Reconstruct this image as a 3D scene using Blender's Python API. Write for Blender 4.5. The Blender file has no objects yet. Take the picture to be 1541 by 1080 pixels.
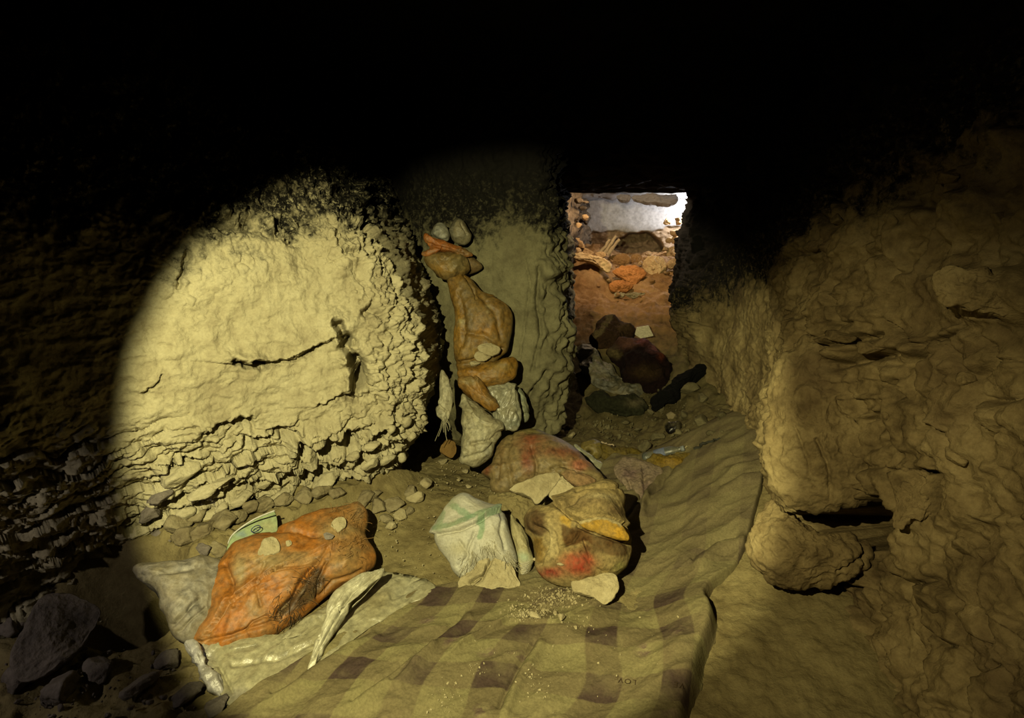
import bpy, math, random
import numpy as np
from math import sin, cos, radians, pi
random.seed(7)
RNG = np.random.default_rng(7)
S = bpy.context.scene
COL = S.collection

# ------------------------------------------------------------------ camera, light, exposure
F, CX, CY = 856.0, 770.5, 540.0
YAW, PIT = radians(10), radians(-14)
CAM = np.array([0, 0, 1.35])
FW = np.array([-sin(YAW)*cos(PIT), cos(YAW)*cos(PIT), sin(PIT)])
RT = np.array([cos(YAW), sin(YAW), 0.0])
UP = np.cross(RT, FW)
cd = bpy.data.cameras.new('camera'); cam = bpy.data.objects.new('camera', cd); COL.objects.link(cam)
cd.sensor_width = 36; cd.lens = F/1541*36; cd.clip_start = 0.02
cam.location = CAM; cam.rotation_euler = (pi/2+PIT, 0, YAW)
S.camera = cam
S.view_settings.view_transform = 'Standard'; S.view_settings.look = 'None'
S.view_settings.exposure = 0; S.view_settings.gamma = 1; S.view_settings.use_curve_mapping = False
W = bpy.data.worlds.new('world'); S.world = W; W.use_nodes = True
W.node_tree.nodes['Background'].inputs[0].default_value = (0, 0, 0, 1)

def ray(px, py):
    px = np.asarray(px, float)[..., None]; py = np.asarray(py, float)[..., None]
    return FW + RT*((px-CX)/F) - UP*((py-CY)/F)
def at_depth(px, py, k): return CAM + ray(px, py)*np.asarray(k, float)[..., None]
def at_y(px, py, y):
    d = ray(px, py); return CAM + d*(y/d[..., 1:2])
def proj(p):
    v = p-CAM; k = v@FW
    return np.stack([CX+F*(v@RT)/k, CY-F*(v@UP)/k], -1)
def depth_of(p): return float((np.asarray(p)-CAM)@FW)

def lamp(name, kind, loc, power, color, size, target=None, cone=None, blend=None):
    l = bpy.data.lights.new(name, kind); l.energy = power; l.color = color
    o = bpy.data.objects.new(name, l); COL.objects.link(o); o.location = loc
    l.shadow_soft_size = size
    if kind == 'SPOT': l.spot_size = cone; l.spot_blend = blend
    if target is not None:
        import mathutils
        o.rotation_euler = (mathutils.Vector(target)-mathutils.Vector(loc)).to_track_quat('-Z', 'Y').to_euler()
    return o
TORCH = np.array([-0.46, 0.02, 1.66])
AIM = at_y(692, 645, 2.1)
lamp('torch_beam', 'SPOT', TORCH, 375, (1.0, 0.91, 0.46), 0.008, AIM, radians(61), 0.20)
lamp('torch_halo', 'SPOT', TORCH, 140, (1.0, 0.84, 0.41), 0.010, at_y(1170, 760, 2.0), radians(53), 1.0)
lamp('side_lamp', 'SPOT', (-1.93, 0.52, 0.78), 8, (1.0, 0.87, 0.76), 0.02, (-1.72, 1.32, 0.02), radians(82), 0.7)
lamp('torch_stray', 'SPOT', TORCH, 7, (1.0, 0.80, 0.50), 0.02, at_y(1200, 800, 1.9), radians(120), 0.8)
lamp('chamber_bulb', 'POINT', (0.82, 6.36, 1.40), 36, (0.95, 0.96, 1.0), 0.03)
lamp('chamber_warm_fill', 'POINT', (-0.02, 5.16, 1.63), 27, (1.0, 0.74, 0.46), 0.04)  # warm fill added out of view to brighten the soil and left jamb

# ------------------------------------------------------------------ noise
_P = np.random.default_rng(11).permutation(256).astype(np.int64); _P = np.concatenate([_P, _P, _P])
_G = np.random.default_rng(12).normal(size=(256, 3)); _G /= np.linalg.norm(_G, axis=1)[:, None]
def perlin(p):
    i = np.floor(p).astype(np.int64); f = p-i; i &= 255
    u = f*f*f*(f*(f*6-15)+10)
    out = 0
    for dx in (0, 1):
        wx = u[:, 0] if dx else 1-u[:, 0]
        a = _P[(i[:, 0]+dx) & 255]
        for dy in (0, 1):
            wy = u[:, 1] if dy else 1-u[:, 1]
            b = _P[a+((i[:, 1]+dy) & 255)]
            for dz in (0, 1):
                wz = u[:, 2] if dz else 1-u[:, 2]
                g = _G[_P[b+((i[:, 2]+dz) & 255)]]
                out = out + wx*wy*wz*(g[:, 0]*(f[:, 0]-dx)+g[:, 1]*(f[:, 1]-dy)+g[:, 2]*(f[:, 2]-dz))
    return out*1.6
def fbm(p, o=4, lac=2.1, gain=0.5):
    s = 0; a = 1.0
    for k in range(o):
        s = s+a*perlin(p+17.3*k); p = p*lac; a *= gain
    return s
def billow(p, o=3):
    s = 0; a = 1.0
    for k in range(o):
        s = s+a*(np.abs(perlin(p+9.1*k))*2-0.5); p = p*2.1; a *= 0.5
    return s
_J = np.random.default_rng(13).random((256, 4))
def worley(p):
    """F1, F2, random value of the nearest cell, offset to its centre"""
    i = np.floor(p).astype(np.int64); f = p-i
    n = len(p); F1 = np.full(n, 9.0); F2 = np.full(n, 9.0); R = np.zeros(n); D = np.zeros((n, 3))
    for dx in (-1, 0, 1):
        for dy in (-1, 0, 1):
            for dz in (-1, 0, 1):
                h = _P[_P[_P[(i[:, 0]+dx) & 255]+((i[:, 1]+dy) & 255)]+((i[:, 2]+dz) & 255)]
                j = _J[h]
                v = j[:, :3]+np.array([dx, dy, dz])-f
                d = np.sqrt((v*v).sum(1))
                m = d < F1
                F2 = np.where(m, F1, np.minimum(F2, d)); R = np.where(m, j[:, 3], R); D = np.where(m[:, None], v, D)
                F1 = np.where(m, d, F1)
    return F1, F2, R, D
def sm(x):
    x = np.clip(x, 0, 1); return x*x*(3-2*x)
def segdist(q, poly):
    """distance and signed side of points q to an open polyline, in the polyline's own 2-D units"""
    best = np.full(len(q), 1e9); side = np.zeros(len(q))
    for a, b in zip(poly[:-1], poly[1:]):
        a = np.asarray(a, float); b = np.asarray(b, float); ab = b-a
        t = np.clip(((q-a)@ab)/(ab@ab+1e-9), 0, 1); v = q-(a+t[:, None]*ab)
        d = np.hypot(v[:, 0], v[:, 1]); m = d < best
        best = np.where(m, d, best); side = np.where(m, np.sign(ab[0]*v[:, 1]-ab[1]*v[:, 0]), side)
    return best, side
def inside(q, poly):
    poly = np.asarray(poly, float); c = np.zeros(len(q), bool); j = len(poly)-1
    for i in range(len(poly)):
        a, b = poly[i], poly[j]
        m = ((a[1] > q[:, 1]) != (b[1] > q[:, 1])) & (q[:, 0] < (b[0]-a[0])*(q[:, 1]-a[1])/((b[1]-a[1])+1e-12)+a[0])
        c ^= m; j = i
    return c
def polysd(q, poly):
    d, _ = segdist(q, list(poly)+[poly[0]])
    return np.where(inside(q, poly), -d, d)

# ------------------------------------------------------------------ materials
def nodes(m):
    m.use_nodes = True; nt = m.node_tree; nt.nodes.clear()
    def N(t, **kw):
        n = nt.nodes.new(t)
        for k, v in kw.items():
            if k == 'ins':
                for kk, vv in v.items():
                    if isinstance(vv, bpy.types.NodeSocket): nt.links.new(vv, n.inputs[kk])
                    else: n.inputs[kk].default_value = vv
            else: setattr(n, k, v)
        return n
    return nt, N
def c4(c): return (c[0], c[1], c[2], 1)
def ramp(N, fac, stops):
    r = N('ShaderNodeValToRGB', ins={'Fac': fac}); e = r.color_ramp.elements
    while len(e) < len(stops): e.new(0.5)
    for k, (p, c) in enumerate(stops): e[k].position = p; e[k].color = c4(c) if not isinstance(c, float) else (c, c, c, 1)
    return r.outputs['Color']
def mixc(N, fac, a, b, mode='MIX'):
    m = N('ShaderNodeMix', data_type='RGBA', blend_type=mode)
    for k, v in ((0, fac), (6, a), (7, b)):
        if isinstance(v, bpy.types.NodeSocket): m.id_data.links.new(v, m.inputs[k])
        else: m.inputs[k].default_value = v if k == 0 else c4(v)
    return m.outputs[2]
def math_(N, op, a, b=0.0, c=None):
    m = N('ShaderNodeMath', operation=op)
    for k, v in enumerate((a, b) if c is None else (a, b, c)):
        if isinstance(v, bpy.types.NodeSocket): m.id_data.links.new(v, m.inputs[k])
        else: m.inputs[k].default_value = v
    return m.outputs[0]
def noise(N, co, scale, detail=4, rough=0.55, out='Fac'):
    return N('ShaderNodeTexNoise', ins={'Vector': co, 'Scale': scale, 'Detail': detail, 'Roughness': rough}).outputs[out]
def finish(nt, N, col, rough=0.9, bump=None, spec=0.25, extra=None, alpha=None):
    b = N('ShaderNodeBsdfPrincipled'); o = N('ShaderNodeOutputMaterial')
    for k, v in (('Base Color', col), ('Roughness', rough), ('Specular IOR Level', spec)):
        if isinstance(v, bpy.types.NodeSocket): nt.links.new(v, b.inputs[k])
        else: b.inputs[k].default_value = c4(v) if k == 'Base Color' else v
    if bump is not None:
        h, dist, st = bump
        bn = N('ShaderNodeBump', ins={'Height': h, 'Distance': dist, 'Strength': st}); nt.links.new(bn.outputs[0], b.inputs['Normal'])
    for k, v in (extra or {}).items(): b.inputs[k].default_value = v
    nt.links.new(b.outputs[0], o.inputs[0])

AL = 0.62      # common albedo scale, kept low so bounced light fills less shade
def rock_material(name, pale, mid, dark, soot=True, soot_z=1.30, spec=0.12, stain=None, fleck=(0.22, 0.62, 0.75), far=False, lean=0.0):
    pale, mid, dark = [tuple(x*AL for x in c) for c in (pale, mid, dark)]
    if stain: stain = tuple(x*AL for x in stain)
    m = bpy.data.materials.new(name); nt, N = nodes(m)
    g = N('ShaderNodeNewGeometry').outputs['Position']
    n1 = noise(N, g, 4.5, 6, 0.6); n2 = noise(N, g, 22, 5, 0.65); n3 = noise(N, g, 110, 4, 0.7)
    f = math_(N, 'ADD', math_(N, 'MULTIPLY', n1, 0.6), math_(N, 'MULTIPLY', n2, 0.4))
    col = ramp(N, f, [(0.36, dark), (0.5, mid), (0.64, pale)])
    col = mixc(N, 1.0, col, ramp(N, n3, [(0.3, (0.84,)*3), (0.7, (1.06,)*3)]), 'MULTIPLY')
    if stain:
        s = ramp(N, noise(N, g, 2.6, 3, 0.5), [(0.52, 0.0), (0.66, 1.0)])
        col = mixc(N, math_(N, 'MULTIPLY', s, 0.55), col, stain)
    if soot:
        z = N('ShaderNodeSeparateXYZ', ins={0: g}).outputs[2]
        if lean: z = math_(N, 'ADD', z, math_(N, 'MULTIPLY', math_(N, 'SUBTRACT', N('ShaderNodeSeparateXYZ', ins={0: g}).outputs[1], 2.6), lean))  # soot line sinks with depth; also puts the deep passage's dimness into the colour
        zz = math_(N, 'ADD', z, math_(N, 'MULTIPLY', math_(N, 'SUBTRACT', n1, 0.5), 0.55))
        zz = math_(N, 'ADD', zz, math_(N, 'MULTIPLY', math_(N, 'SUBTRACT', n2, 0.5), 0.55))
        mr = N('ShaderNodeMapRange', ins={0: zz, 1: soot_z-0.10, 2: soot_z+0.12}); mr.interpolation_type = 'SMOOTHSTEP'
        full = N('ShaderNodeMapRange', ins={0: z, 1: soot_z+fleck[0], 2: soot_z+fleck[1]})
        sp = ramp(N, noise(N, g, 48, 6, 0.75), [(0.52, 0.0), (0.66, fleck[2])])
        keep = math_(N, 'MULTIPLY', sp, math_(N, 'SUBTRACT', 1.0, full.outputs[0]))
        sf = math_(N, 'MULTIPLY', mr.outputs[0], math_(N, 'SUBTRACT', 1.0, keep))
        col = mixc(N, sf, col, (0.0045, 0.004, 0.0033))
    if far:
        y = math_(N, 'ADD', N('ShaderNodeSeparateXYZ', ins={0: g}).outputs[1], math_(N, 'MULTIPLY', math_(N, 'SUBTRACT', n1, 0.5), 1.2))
        col = mixc(N, N('ShaderNodeMapRange', ins={0: y, 1: 2.85, 2: 3.35}).outputs[0], col, ramp(N, f, [(0.36, (0.035, 0.028, 0.012)), (0.6, (0.105, 0.086, 0.040))]))  # passage floor beyond the sheet: dim light put into a darker colour
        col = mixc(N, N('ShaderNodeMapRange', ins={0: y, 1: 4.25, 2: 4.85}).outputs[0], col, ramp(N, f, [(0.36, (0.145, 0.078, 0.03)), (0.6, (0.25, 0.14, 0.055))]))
    bh = math_(N, 'ADD', math_(N, 'MULTIPLY', n2, 0.6), math_(N, 'MULTIPLY', n3, 0.4))
    finish(nt, N, col, 0.92, (bh, 0.02, 0.55), spec)
    return m
M = {}
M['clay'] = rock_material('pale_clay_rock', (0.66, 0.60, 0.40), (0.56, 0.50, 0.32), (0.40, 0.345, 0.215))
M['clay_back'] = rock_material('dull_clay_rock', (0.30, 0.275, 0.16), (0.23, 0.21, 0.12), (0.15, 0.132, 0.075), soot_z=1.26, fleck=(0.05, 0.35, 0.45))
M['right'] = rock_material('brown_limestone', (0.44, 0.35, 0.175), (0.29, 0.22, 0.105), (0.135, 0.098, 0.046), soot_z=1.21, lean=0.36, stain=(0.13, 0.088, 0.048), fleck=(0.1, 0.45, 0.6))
M['amber_rock'] = rock_material('amber_rock', (0.34, 0.21, 0.07), (0.24, 0.14, 0.045), (0.14, 0.08, 0.03), soot=False)
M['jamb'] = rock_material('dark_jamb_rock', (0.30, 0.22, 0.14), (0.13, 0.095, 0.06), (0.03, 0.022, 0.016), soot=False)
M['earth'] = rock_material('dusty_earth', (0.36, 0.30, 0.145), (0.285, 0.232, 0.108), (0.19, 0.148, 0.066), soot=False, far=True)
M['orange_stone'] = rock_material('orange_rock', (0.80, 0.36, 0.12), (0.62, 0.26, 0.08), (0.32, 0.14, 0.05), soot=False)
M['grey_rock'] = rock_material('grey_rubble', (0.30, 0.26, 0.225), (0.21, 0.18, 0.155), (0.11, 0.095, 0.085), soot=False)
M['stone'] = rock_material('loose_limestone', (0.58, 0.51, 0.32), (0.48, 0.41, 0.24), (0.34, 0.28, 0.155), soot=False)
M['dimmed_rock'] = rock_material('dimmed_rubble', (0.24, 0.21, 0.115), (0.15, 0.13, 0.07), (0.08, 0.068, 0.034), soot=False)  # passage rubble with the weak light there put into its colour
M['ochre'] = rock_material('lit_ochre_stone', (0.95, 0.74, 0.42), (0.85, 0.62, 0.32), (0.55, 0.36, 0.17), soot=False)  # paler copy of the ochre stone, lamp light on it put into the colour
M['rubble'] = rock_material('dusty_rubble', (0.40, 0.345, 0.21), (0.30, 0.25, 0.145), (0.19, 0.15, 0.085), soot=False)
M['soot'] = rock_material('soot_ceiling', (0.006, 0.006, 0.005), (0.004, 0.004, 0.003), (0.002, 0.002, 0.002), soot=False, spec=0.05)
M['far_earth'] = rock_material('orange_earth', (0.52, 0.32, 0.14), (0.40, 0.225, 0.09), (0.24, 0.125, 0.045), soot=False)
M['far_stone'] = rock_material('ochre_stone', (0.70, 0.50, 0.28), (0.60, 0.40, 0.20), (0.40, 0.25, 0.12), soot=False)
M['plaster'] = rock_material('grey_plaster', (0.46, 0.44, 0.42), (0.42, 0.41, 0.41), (0.30, 0.29, 0.28), soot=False)

def painted(name, rough=0.8, spec=0.2, bump=0.4, scale=55, var=0.35, sheen=0.0, coat=0.0, dust=None, weave=0):
    """cloth / plastic: colour from the point colour attribute (print and dye), broken up with dust and wear"""
    m = bpy.data.materials.new(name); nt, N = nodes(m)
    a = N('ShaderNodeAttribute', attribute_name='Col').outputs['Color']
    g = N('ShaderNodeNewGeometry').outputs['Position']
    n1 = noise(N, g, 14, 5, 0.6); n2 = noise(N, g, scale, 5, 0.65)
    col = mixc(N, 1.0, a, ramp(N, n2, [(0.3, (1-var,)*3), (0.7, (1+var*0.6,)*3)]), 'MULTIPLY')
    if dust:
        col = mixc(N, ramp(N, n1, [(0.42, 0.0), (0.68, dust[3])]), col, tuple(x*AL for x in dust[:3]))
    h = math_(N, 'ADD', math_(N, 'MULTIPLY', n1, 0.5), math_(N, 'MULTIPLY', n2, 0.5))
    if weave:
        uv = N('ShaderNodeTexCoord').outputs['UV']
        w1 = N('ShaderNodeTexWave', ins={'Vector': uv, 'Scale': weave}); w2 = N('ShaderNodeTexWave', bands_direction='Y', ins={'Vector': uv, 'Scale': weave})
        h = math_(N, 'ADD', h, math_(N, 'MULTIPLY', math_(N, 'ADD', w1.outputs['Fac'], w2.outputs['Fac']), 0.12))
    finish(nt, N, col, rough, (h, 0.008, bump), spec, {'Sheen Weight': sheen, 'Coat Weight': coat, 'Coat Roughness': 0.3})
    return m
M['cloth'] = painted('dusty_cloth', 0.95, 0.1, 0.7, 70, 0.55, dust=(0.33, 0.26, 0.13, 0.32))
M['plastic'] = painted('dusty_plastic_sack', 0.55, 0.35, 0.6, 48, 0.6, dust=(0.30, 0.235, 0.11, 0.42))
M['woven'] = painted('woven_sack', 0.6, 0.35, 0.5, 120, 0.25, dust=(0.40, 0.35, 0.2, 0.35))
M['film'] = painted('clear_film', 0.32, 0.45, 0.6, 55, 0.45, dust=(0.27, 0.235, 0.13, 0.5))
M['thing'] = painted('plain_matter', 0.75, 0.3, 0.4, 70, 0.3)
M['darkcloth'] = painted('dark_cloth', 0.95, 0.1, 0.6, 60, 0.5)

# ------------------------------------------------------------------ mesh helpers
def link(name, verts, faces, mat, parent=None, col=None, uv=None, smooth=True):
    me = bpy.data.meshes.new(name)
    faces = np.asarray(faces)
    me.vertices.add(len(verts)); me.vertices.foreach_set('co', np.asarray(verts, np.float32).ravel())
    k = faces.shape[1]; nf = len(faces)
    me.loops.add(nf*k); me.loops.foreach_set('vertex_index', faces.astype(np.int32).ravel())
    me.polygons.add(nf); me.polygons.foreach_set('loop_start', np.arange(0, nf*k, k, dtype=np.int32))
    me.polygons.foreach_set('loop_total', np.full(nf, k, np.int32))
    me.update(calc_edges=True); me.validate()
    me.polygons.foreach_set('use_smooth', np.full(len(me.polygons), smooth))
    if col is not None:
        a = me.color_attributes.new('Col', 'FLOAT_COLOR', 'POINT')
        c = np.ones((len(verts), 4), np.float32); c[:, :3] = col*AL; a.data.foreach_set('color', c.ravel())
    if uv is not None:
        l = me.uv_layers.new(name='UVMap'); l.data.foreach_set('uv', np.asarray(uv, np.float32)[faces.ravel()].ravel())
    me.materials.append(M[mat] if isinstance(mat, str) else mat)
    o = bpy.data.objects.new(name, me); COL.objects.link(o)
    if parent is not None: o.parent = parent
    return o
def tag(o, label=None, cat=None, group=None, kind=None):
    if label: o['label'] = label
    if cat: o['category'] = cat
    if group: o['group'] = group
    if kind: o['kind'] = kind
    return o
def gridfaces(nu, nv, wrap=False):
    i = np.arange(nu if wrap else nu-1)[:, None]; j = np.arange(nv-1)[None, :]
    i2 = (i+1) % nu
    return np.stack([i*nv+j, i2*nv+j, i2*nv+j+1, i*nv+j+1], -1).reshape(-1, 4)
def vnormals(v, f):
    n = np.cross(v[f[:, 2]]-v[f[:, 0]], v[f[:, 3]]-v[f[:, 1]]) if f.shape[1] == 4 else np.cross(v[f[:, 1]]-v[f[:, 0]], v[f[:, 2]]-v[f[:, 0]])
    o = np.zeros_like(v)
    for k in range(f.shape[1]):
        for a in range(3): o[:, a] += np.bincount(f[:, k], n[:, a], len(v))
    return o/(np.linalg.norm(o, axis=1)[:, None]+1e-12)
def catmull(pts, n, closed=False):
    p = np.asarray(pts, float); m = len(p)
    if closed: q = np.concatenate([p[-1:], p, p[:2]]); segs = m
    else: q = np.concatenate([2*p[:1]-p[1:2], p, 2*p[-1:]-p[-2:-1]]); segs = m-1
    out = []
    for s in range(segs):
        t = np.linspace(0, 1, 16, endpoint=False)[:, None]; a, b, c, d = q[s:s+4]
        out.append(0.5*(2*b+(c-a)*t+(2*a-5*b+4*c-d)*t*t+(3*b-a-3*c+d)*t**3))
    out = np.concatenate(out+([q[1:2]] if closed else [q[-2:-1]]))
    L = np.concatenate([[0], np.cumsum(np.linalg.norm(np.diff(out, axis=0), axis=1))])
    x = np.linspace(0, L[-1], n, endpoint=not closed)
    return np.stack([np.interp(x, L, out[:, k]) for k in range(p.shape[1])], -1)

# ------------------------------------------------------------------ ground shape
def zf(x, y):
    x = np.asarray(x, float); y = np.asarray(y, float)
    z = 0.02+0.27*sm((x-0.08)/0.75)*sm((y-1.0)/1.9)*(1-sm((y-3.5)/1.2))
    z = z+0.62*sm((y-3.3)/1.9)+0.30*sm((y-5.1)/1.0)
    d = (x+1.25)*0.86-(y-1.8)*0.51
    z = z+0.20*np.exp(-np.maximum(d, 0)/0.14)*sm((y-1.25)/0.3)*(1-sm((y-2.2)/0.5))
    z = z-0.60*np.exp(-(((x+1.58)/0.17)**2+((y-1.43)/0.11)**2)**2)
    z = z+0.05*np.exp(-(((x+0.62)/0.3)**2+((y-2.2)/0.35)**2))
    return z
def ground(px, py, lift=0.0):
    px = np.asarray(px, float); py = np.asarray(py, float)
    d = ray(px, py); t = np.full(px.shape, 0.9)
    for _ in range(900 if px.size > 4 else 260):
        p = CAM+d*t[..., None]; g = p[..., 2]-zf(p[..., 0], p[..., 1])-lift
        if not (g > 0.0005).any(): break
        t = t+np.where(g > 0.0005, np.maximum(g*0.45, 0.0008), 0)
    return CAM+d*t[..., None]

# ------------------------------------------------------------------ solid built from an outline: sacks, bundles, stones
def solid(name, outline, depth, tf, tb, mat, k=0.4, parent=None, N=170, R=56, pw=(2.3, 0.55), wr=(0.006, 7.0), aniso=None,
          creases=(), bumps=(), base=(0.3, 0.3, 0.3), paint=(), facets=0, seed=0, rough=0.0, smooth_out=True, sag=0.0):
    """closed body: an outline (measured on the photo) set at its own distance, swelling tf towards the viewer side and tb behind"""
    rng = np.random.default_rng(seed+100)
    out = catmull(outline, N, True) if smooth_out else None
    if out is None:
        p = np.asarray(outline, float); q = np.concatenate([p, p[:1]])
        L = np.concatenate([[0], np.cumsum(np.linalg.norm(np.diff(q, axis=0), axis=1))]); x = np.linspace(0, L[-1], N, endpoint=False)
        out = np.stack([np.interp(x, L, q[:, a]) for a in (0, 1)], -1)
    cen = out.mean(0)
    c = at_depth(cen[0], cen[1], depth); r = c-CAM; r /= np.linalg.norm(r)
    n = -r+k*np.array([0, 0, 1.0]); n /= np.linalg.norm(n)
    c = c-(n+r*(n@-r))*0.35*tf*0.0
    d = ray(out[:, 0], out[:, 1]); t = ((c-CAM)@n)/(d@n); B = CAM+d*t[:, None]
    u = np.cross(np.array([0, 0, 1.0]), n); u /= np.linalg.norm(u); v = np.cross(n, u)
    ang = np.linspace(0, 1, R+1)[1:]**0.9
    tt = np.repeat(ang[None, :], N, 0)
    base_pos = c+(B-c)[:, None, :]*tt[..., None]
    hf = tf*np.clip(1-tt**pw[0], 0, 1)**pw[1]
    Rb = 10; tb_ = np.linspace(1, 0, Rb+1)[1:-1]; tbt = np.repeat(tb_[None, :], N, 0)
    back_pos = c+(B-c)[:, None, :]*tbt[..., None]-n*(tb*np.clip(1-tbt**2.4, 0, 1)**0.6)[..., None]
    front = base_pos+n*hf[..., None]
    V = np.concatenate([front, back_pos], 1); nv = V.shape[1]
    quads = gridfaces(N, nv, True)
    V = V.reshape(-1, 3)
    vi = len(V); V = np.concatenate([V, [c+n*tf, c-n*tb]])
    idx = np.arange(N); i2 = (idx+1) % N
    capf = np.stack([np.full(N, vi), i2*nv, idx*nv, np.full(N, vi)], -1)
    capb = np.stack([np.full(N, vi+1), idx*nv+nv-1, i2*nv+nv-1, np.full(N, vi+1)], -1)
    tri = np.concatenate([quads[:, [0, 1, 2]], quads[:, [0, 2, 3]], capf[:, :3], capb[:, :3]])
    Q = np.concatenate([proj(base_pos.reshape(-1, 3)).reshape(N, -1, 2), proj((c+(B-c)[:, None, :]*tbt[..., None]).reshape(-1, 3)).reshape(N, -1, 2)], 1).reshape(-1, 2)
    Q = np.concatenate([Q, [cen, cen]]); Q = proj(V); perp = n+r*(-(n@r)); V = V-perp*0.40*tf; c = c-perp*0.40*tf; Q = proj(V)
    tall = np.concatenate([np.concatenate([tt, tbt], 1).ravel(), [0, 0]])
    isf = np.concatenate([np.concatenate([np.ones_like(tt), np.zeros_like(tbt)], 1).ravel(), [1, 0]])
    nn = vnormals(V, tri)
    if nn[vi]@n < 0: tri = tri[:, ::-1]; nn = -nn
    loc = np.stack([(V-c)@u, (V-c)@v, (V-c)@n], -1)+rng.random(3)*40
    h = np.zeros(len(V))
    if facets:
        x = (V-c)@u; y = (V-c)@v; sx = np.abs(x).max()+1e-6; sy = np.abs(y).max()+1e-6
        cap = np.full(len(V), 9.0)
        for a in range(facets):
            th = 2*pi*(a+rng.random())/facets; g = rng.uniform(0.25, 0.8)
            cap = np.minimum(cap, 1.0*rng.uniform(0.55, 0.9)-g*(np.cos(th)*x/sx+np.sin(th)*y/sy))
        hh = (V-c)@n
        lim = tf*np.clip(cap, 0.04, 1)
        V = V-n*(np.maximum(hh-lim, 0)*isf)[:, None]
    amp, fr = wr
    w = loc*fr
    if aniso is not None:
        a = radians(aniso[0]); ca, sa = cos(a), sin(a)
        w = np.stack([(ca*loc[:, 0]+sa*loc[:, 1])*fr/aniso[1], (-sa*loc[:, 0]+ca*loc[:, 1])*fr, loc[:, 2]*fr], -1)
    w = w+0.5*np.stack([perlin(loc*fr*0.6), perlin(loc*fr*0.6+7), perlin(loc*fr*0.6+13)], -1)
    h += amp*(0.9*fbm(w*0.6, 2)+0.8*(0.5-np.abs(perlin(w))*2.2)+0.4*(0.5-np.abs(perlin(w*2.3+5))*2.2)+0.14*(0.5-np.abs(perlin(w*5.1+9))*2.0))
    if mat in ('plastic', 'woven', 'film', 'cloth', 'darkcloth'):
        F1, F2, R1, D1 = worley(w*0.9+20); G1, G2, R2, D2 = worley(w*2.1+31)
        h += amp*(1.9*(F1-0.5)+1.0*(G1-0.5))
    if rough: h += rough*(fbm(loc*45, 4)+0.5*billow(loc*18, 2))
    for cr in creases:
        poly, wd, am = cr[:3]; mode = cr[3] if len(cr) > 3 else 'groove'
        q = Q+1.2*np.stack([perlin(loc*30), perlin(loc*30+3)], -1)
        dd, sd = segdist(q, poly)
        if mode == 'groove': h -= am*np.exp(-(dd/wd)**2)*isf
        elif mode == 'ridge': h += am*np.exp(-(dd/wd)**2)*isf
        else: h += am*np.where(sd < 0, np.exp(-(dd/wd)), np.exp(-(dd/1.2)**2)*0.0)*isf
    for (bx, by, br, am) in bumps:
        h += am*np.exp(-(((Q-np.array([bx, by]))**2).sum(1)/br**2))*isf
    V = V+nn*h[:, None]
    if sag: V[:, 2] -= sag*tall**2
    col = np.repeat(np.asarray(base, float)[None, :], len(V), 0)
    wq = Q+3.0*np.stack([fbm(loc*22, 3), fbm(loc*22+11, 3)], -1)
    for pt in paint:
        if pt[0] == 'poly':
            _, poly, cc, soft, st = pt; f = st*(1-sm((polysd(wq, poly)+soft)/(2*soft)))
        elif pt[0] == 'dot':
            _, pc, rr, cc, st = pt; f = st*np.exp(-((((wq-np.array(pc[:2]))/np.array(rr))**2).sum(1))**1.3)
        elif pt[0] == 'line':
            _, poly, wd, cc, st = pt; f = st*(1-sm((segdist(wq, poly)[0]-wd*0.6)/(wd*0.8)))
        col = col*(1-f[:, None])+np.asarray(cc)*f[:, None]
    uv = np.stack([(V-c)@u, (V-c)@v], -1)
    o = link(name, V, tri, mat, parent, col=col, uv=uv)
    return o

# ------------------------------------------------------------------ faceted stone
def ico(sub):
    import bmesh
    bm = bmesh.new(); bmesh.ops.create_icosphere(bm, subdivisions=sub, radius=1)
    v = np.array([x.co[:] for x in bm.verts]); f = np.array([[q.index for q in p.verts] for p in bm.faces]); bm.free(); return v, f
ICO = {s: ico(s) for s in (1, 2, 3, 4, 5)}
def stone_shape(seed, sub=4, planes=11, rough=0.03):
    rng = np.random.default_rng(seed); v, f = ICO[sub]
    n = rng.normal(size=(planes, 3)); n /= np.linalg.norm(n, axis=1)[:, None]
    dd = rng.uniform(0.42, 0.82, planes)
    r = np.ones(len(v))
    for a, b in zip(n, dd):
        dt = v@a; r = np.where(dt > 0.05, np.minimum(r, b/np.maximum(dt, 0.05)), r)
    p = v*r[:, None]
    off = rng.random(3)*50
    p = p+v*(rough*fbm(p*3+off, 4)+rough*0.8*(billow(p*5+off, 2)))[:, None]
    return p, f
def rotm(rx, ry, rz):
    a, b, c = rx, ry, rz
    X = np.array([[1, 0, 0], [0, cos(a), -sin(a)], [0, sin(a), cos(a)]]); Y = np.array([[cos(b), 0, sin(b)], [0, 1, 0], [-sin(b), 0, cos(b)]])
    Z = np.array([[cos(c), -sin(c), 0], [sin(c), cos(c), 0], [0, 0, 1]]); return Z@Y@X
def stone(name, pos, size, seed, mat='stone', rot=None, parent=None, sub=4, rough=0.035, planes=11):
    p, f = stone_shape(seed, sub, planes, rough); rng = np.random.default_rng(seed+5)
    r = rotm(*(rng.uniform(-0.5, 0.5, 2).tolist()+[rng.uniform(0, 6.28)])) if rot is None else rotm(*rot)
    v = (p*np.asarray(size))@r.T
    o = link(name, v, f, mat, parent); o.location = pos
    return o
def stone_on(name, px, py, wpx, seed, hz=0.7, dy=0.8, mat='stone', sink=0.25, **kw):
    """a loose stone whose foot rests on the ground point seen at (px, py); wpx = its width there in photo pixels"""
    g = ground(px, py); s = wpx*depth_of(g)/F/2
    return stone(name, g+np.array([0, s*dy*0.5, s*hz*(1-sink)]), (s, s*dy, s*hz), seed, mat, **kw)
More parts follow.
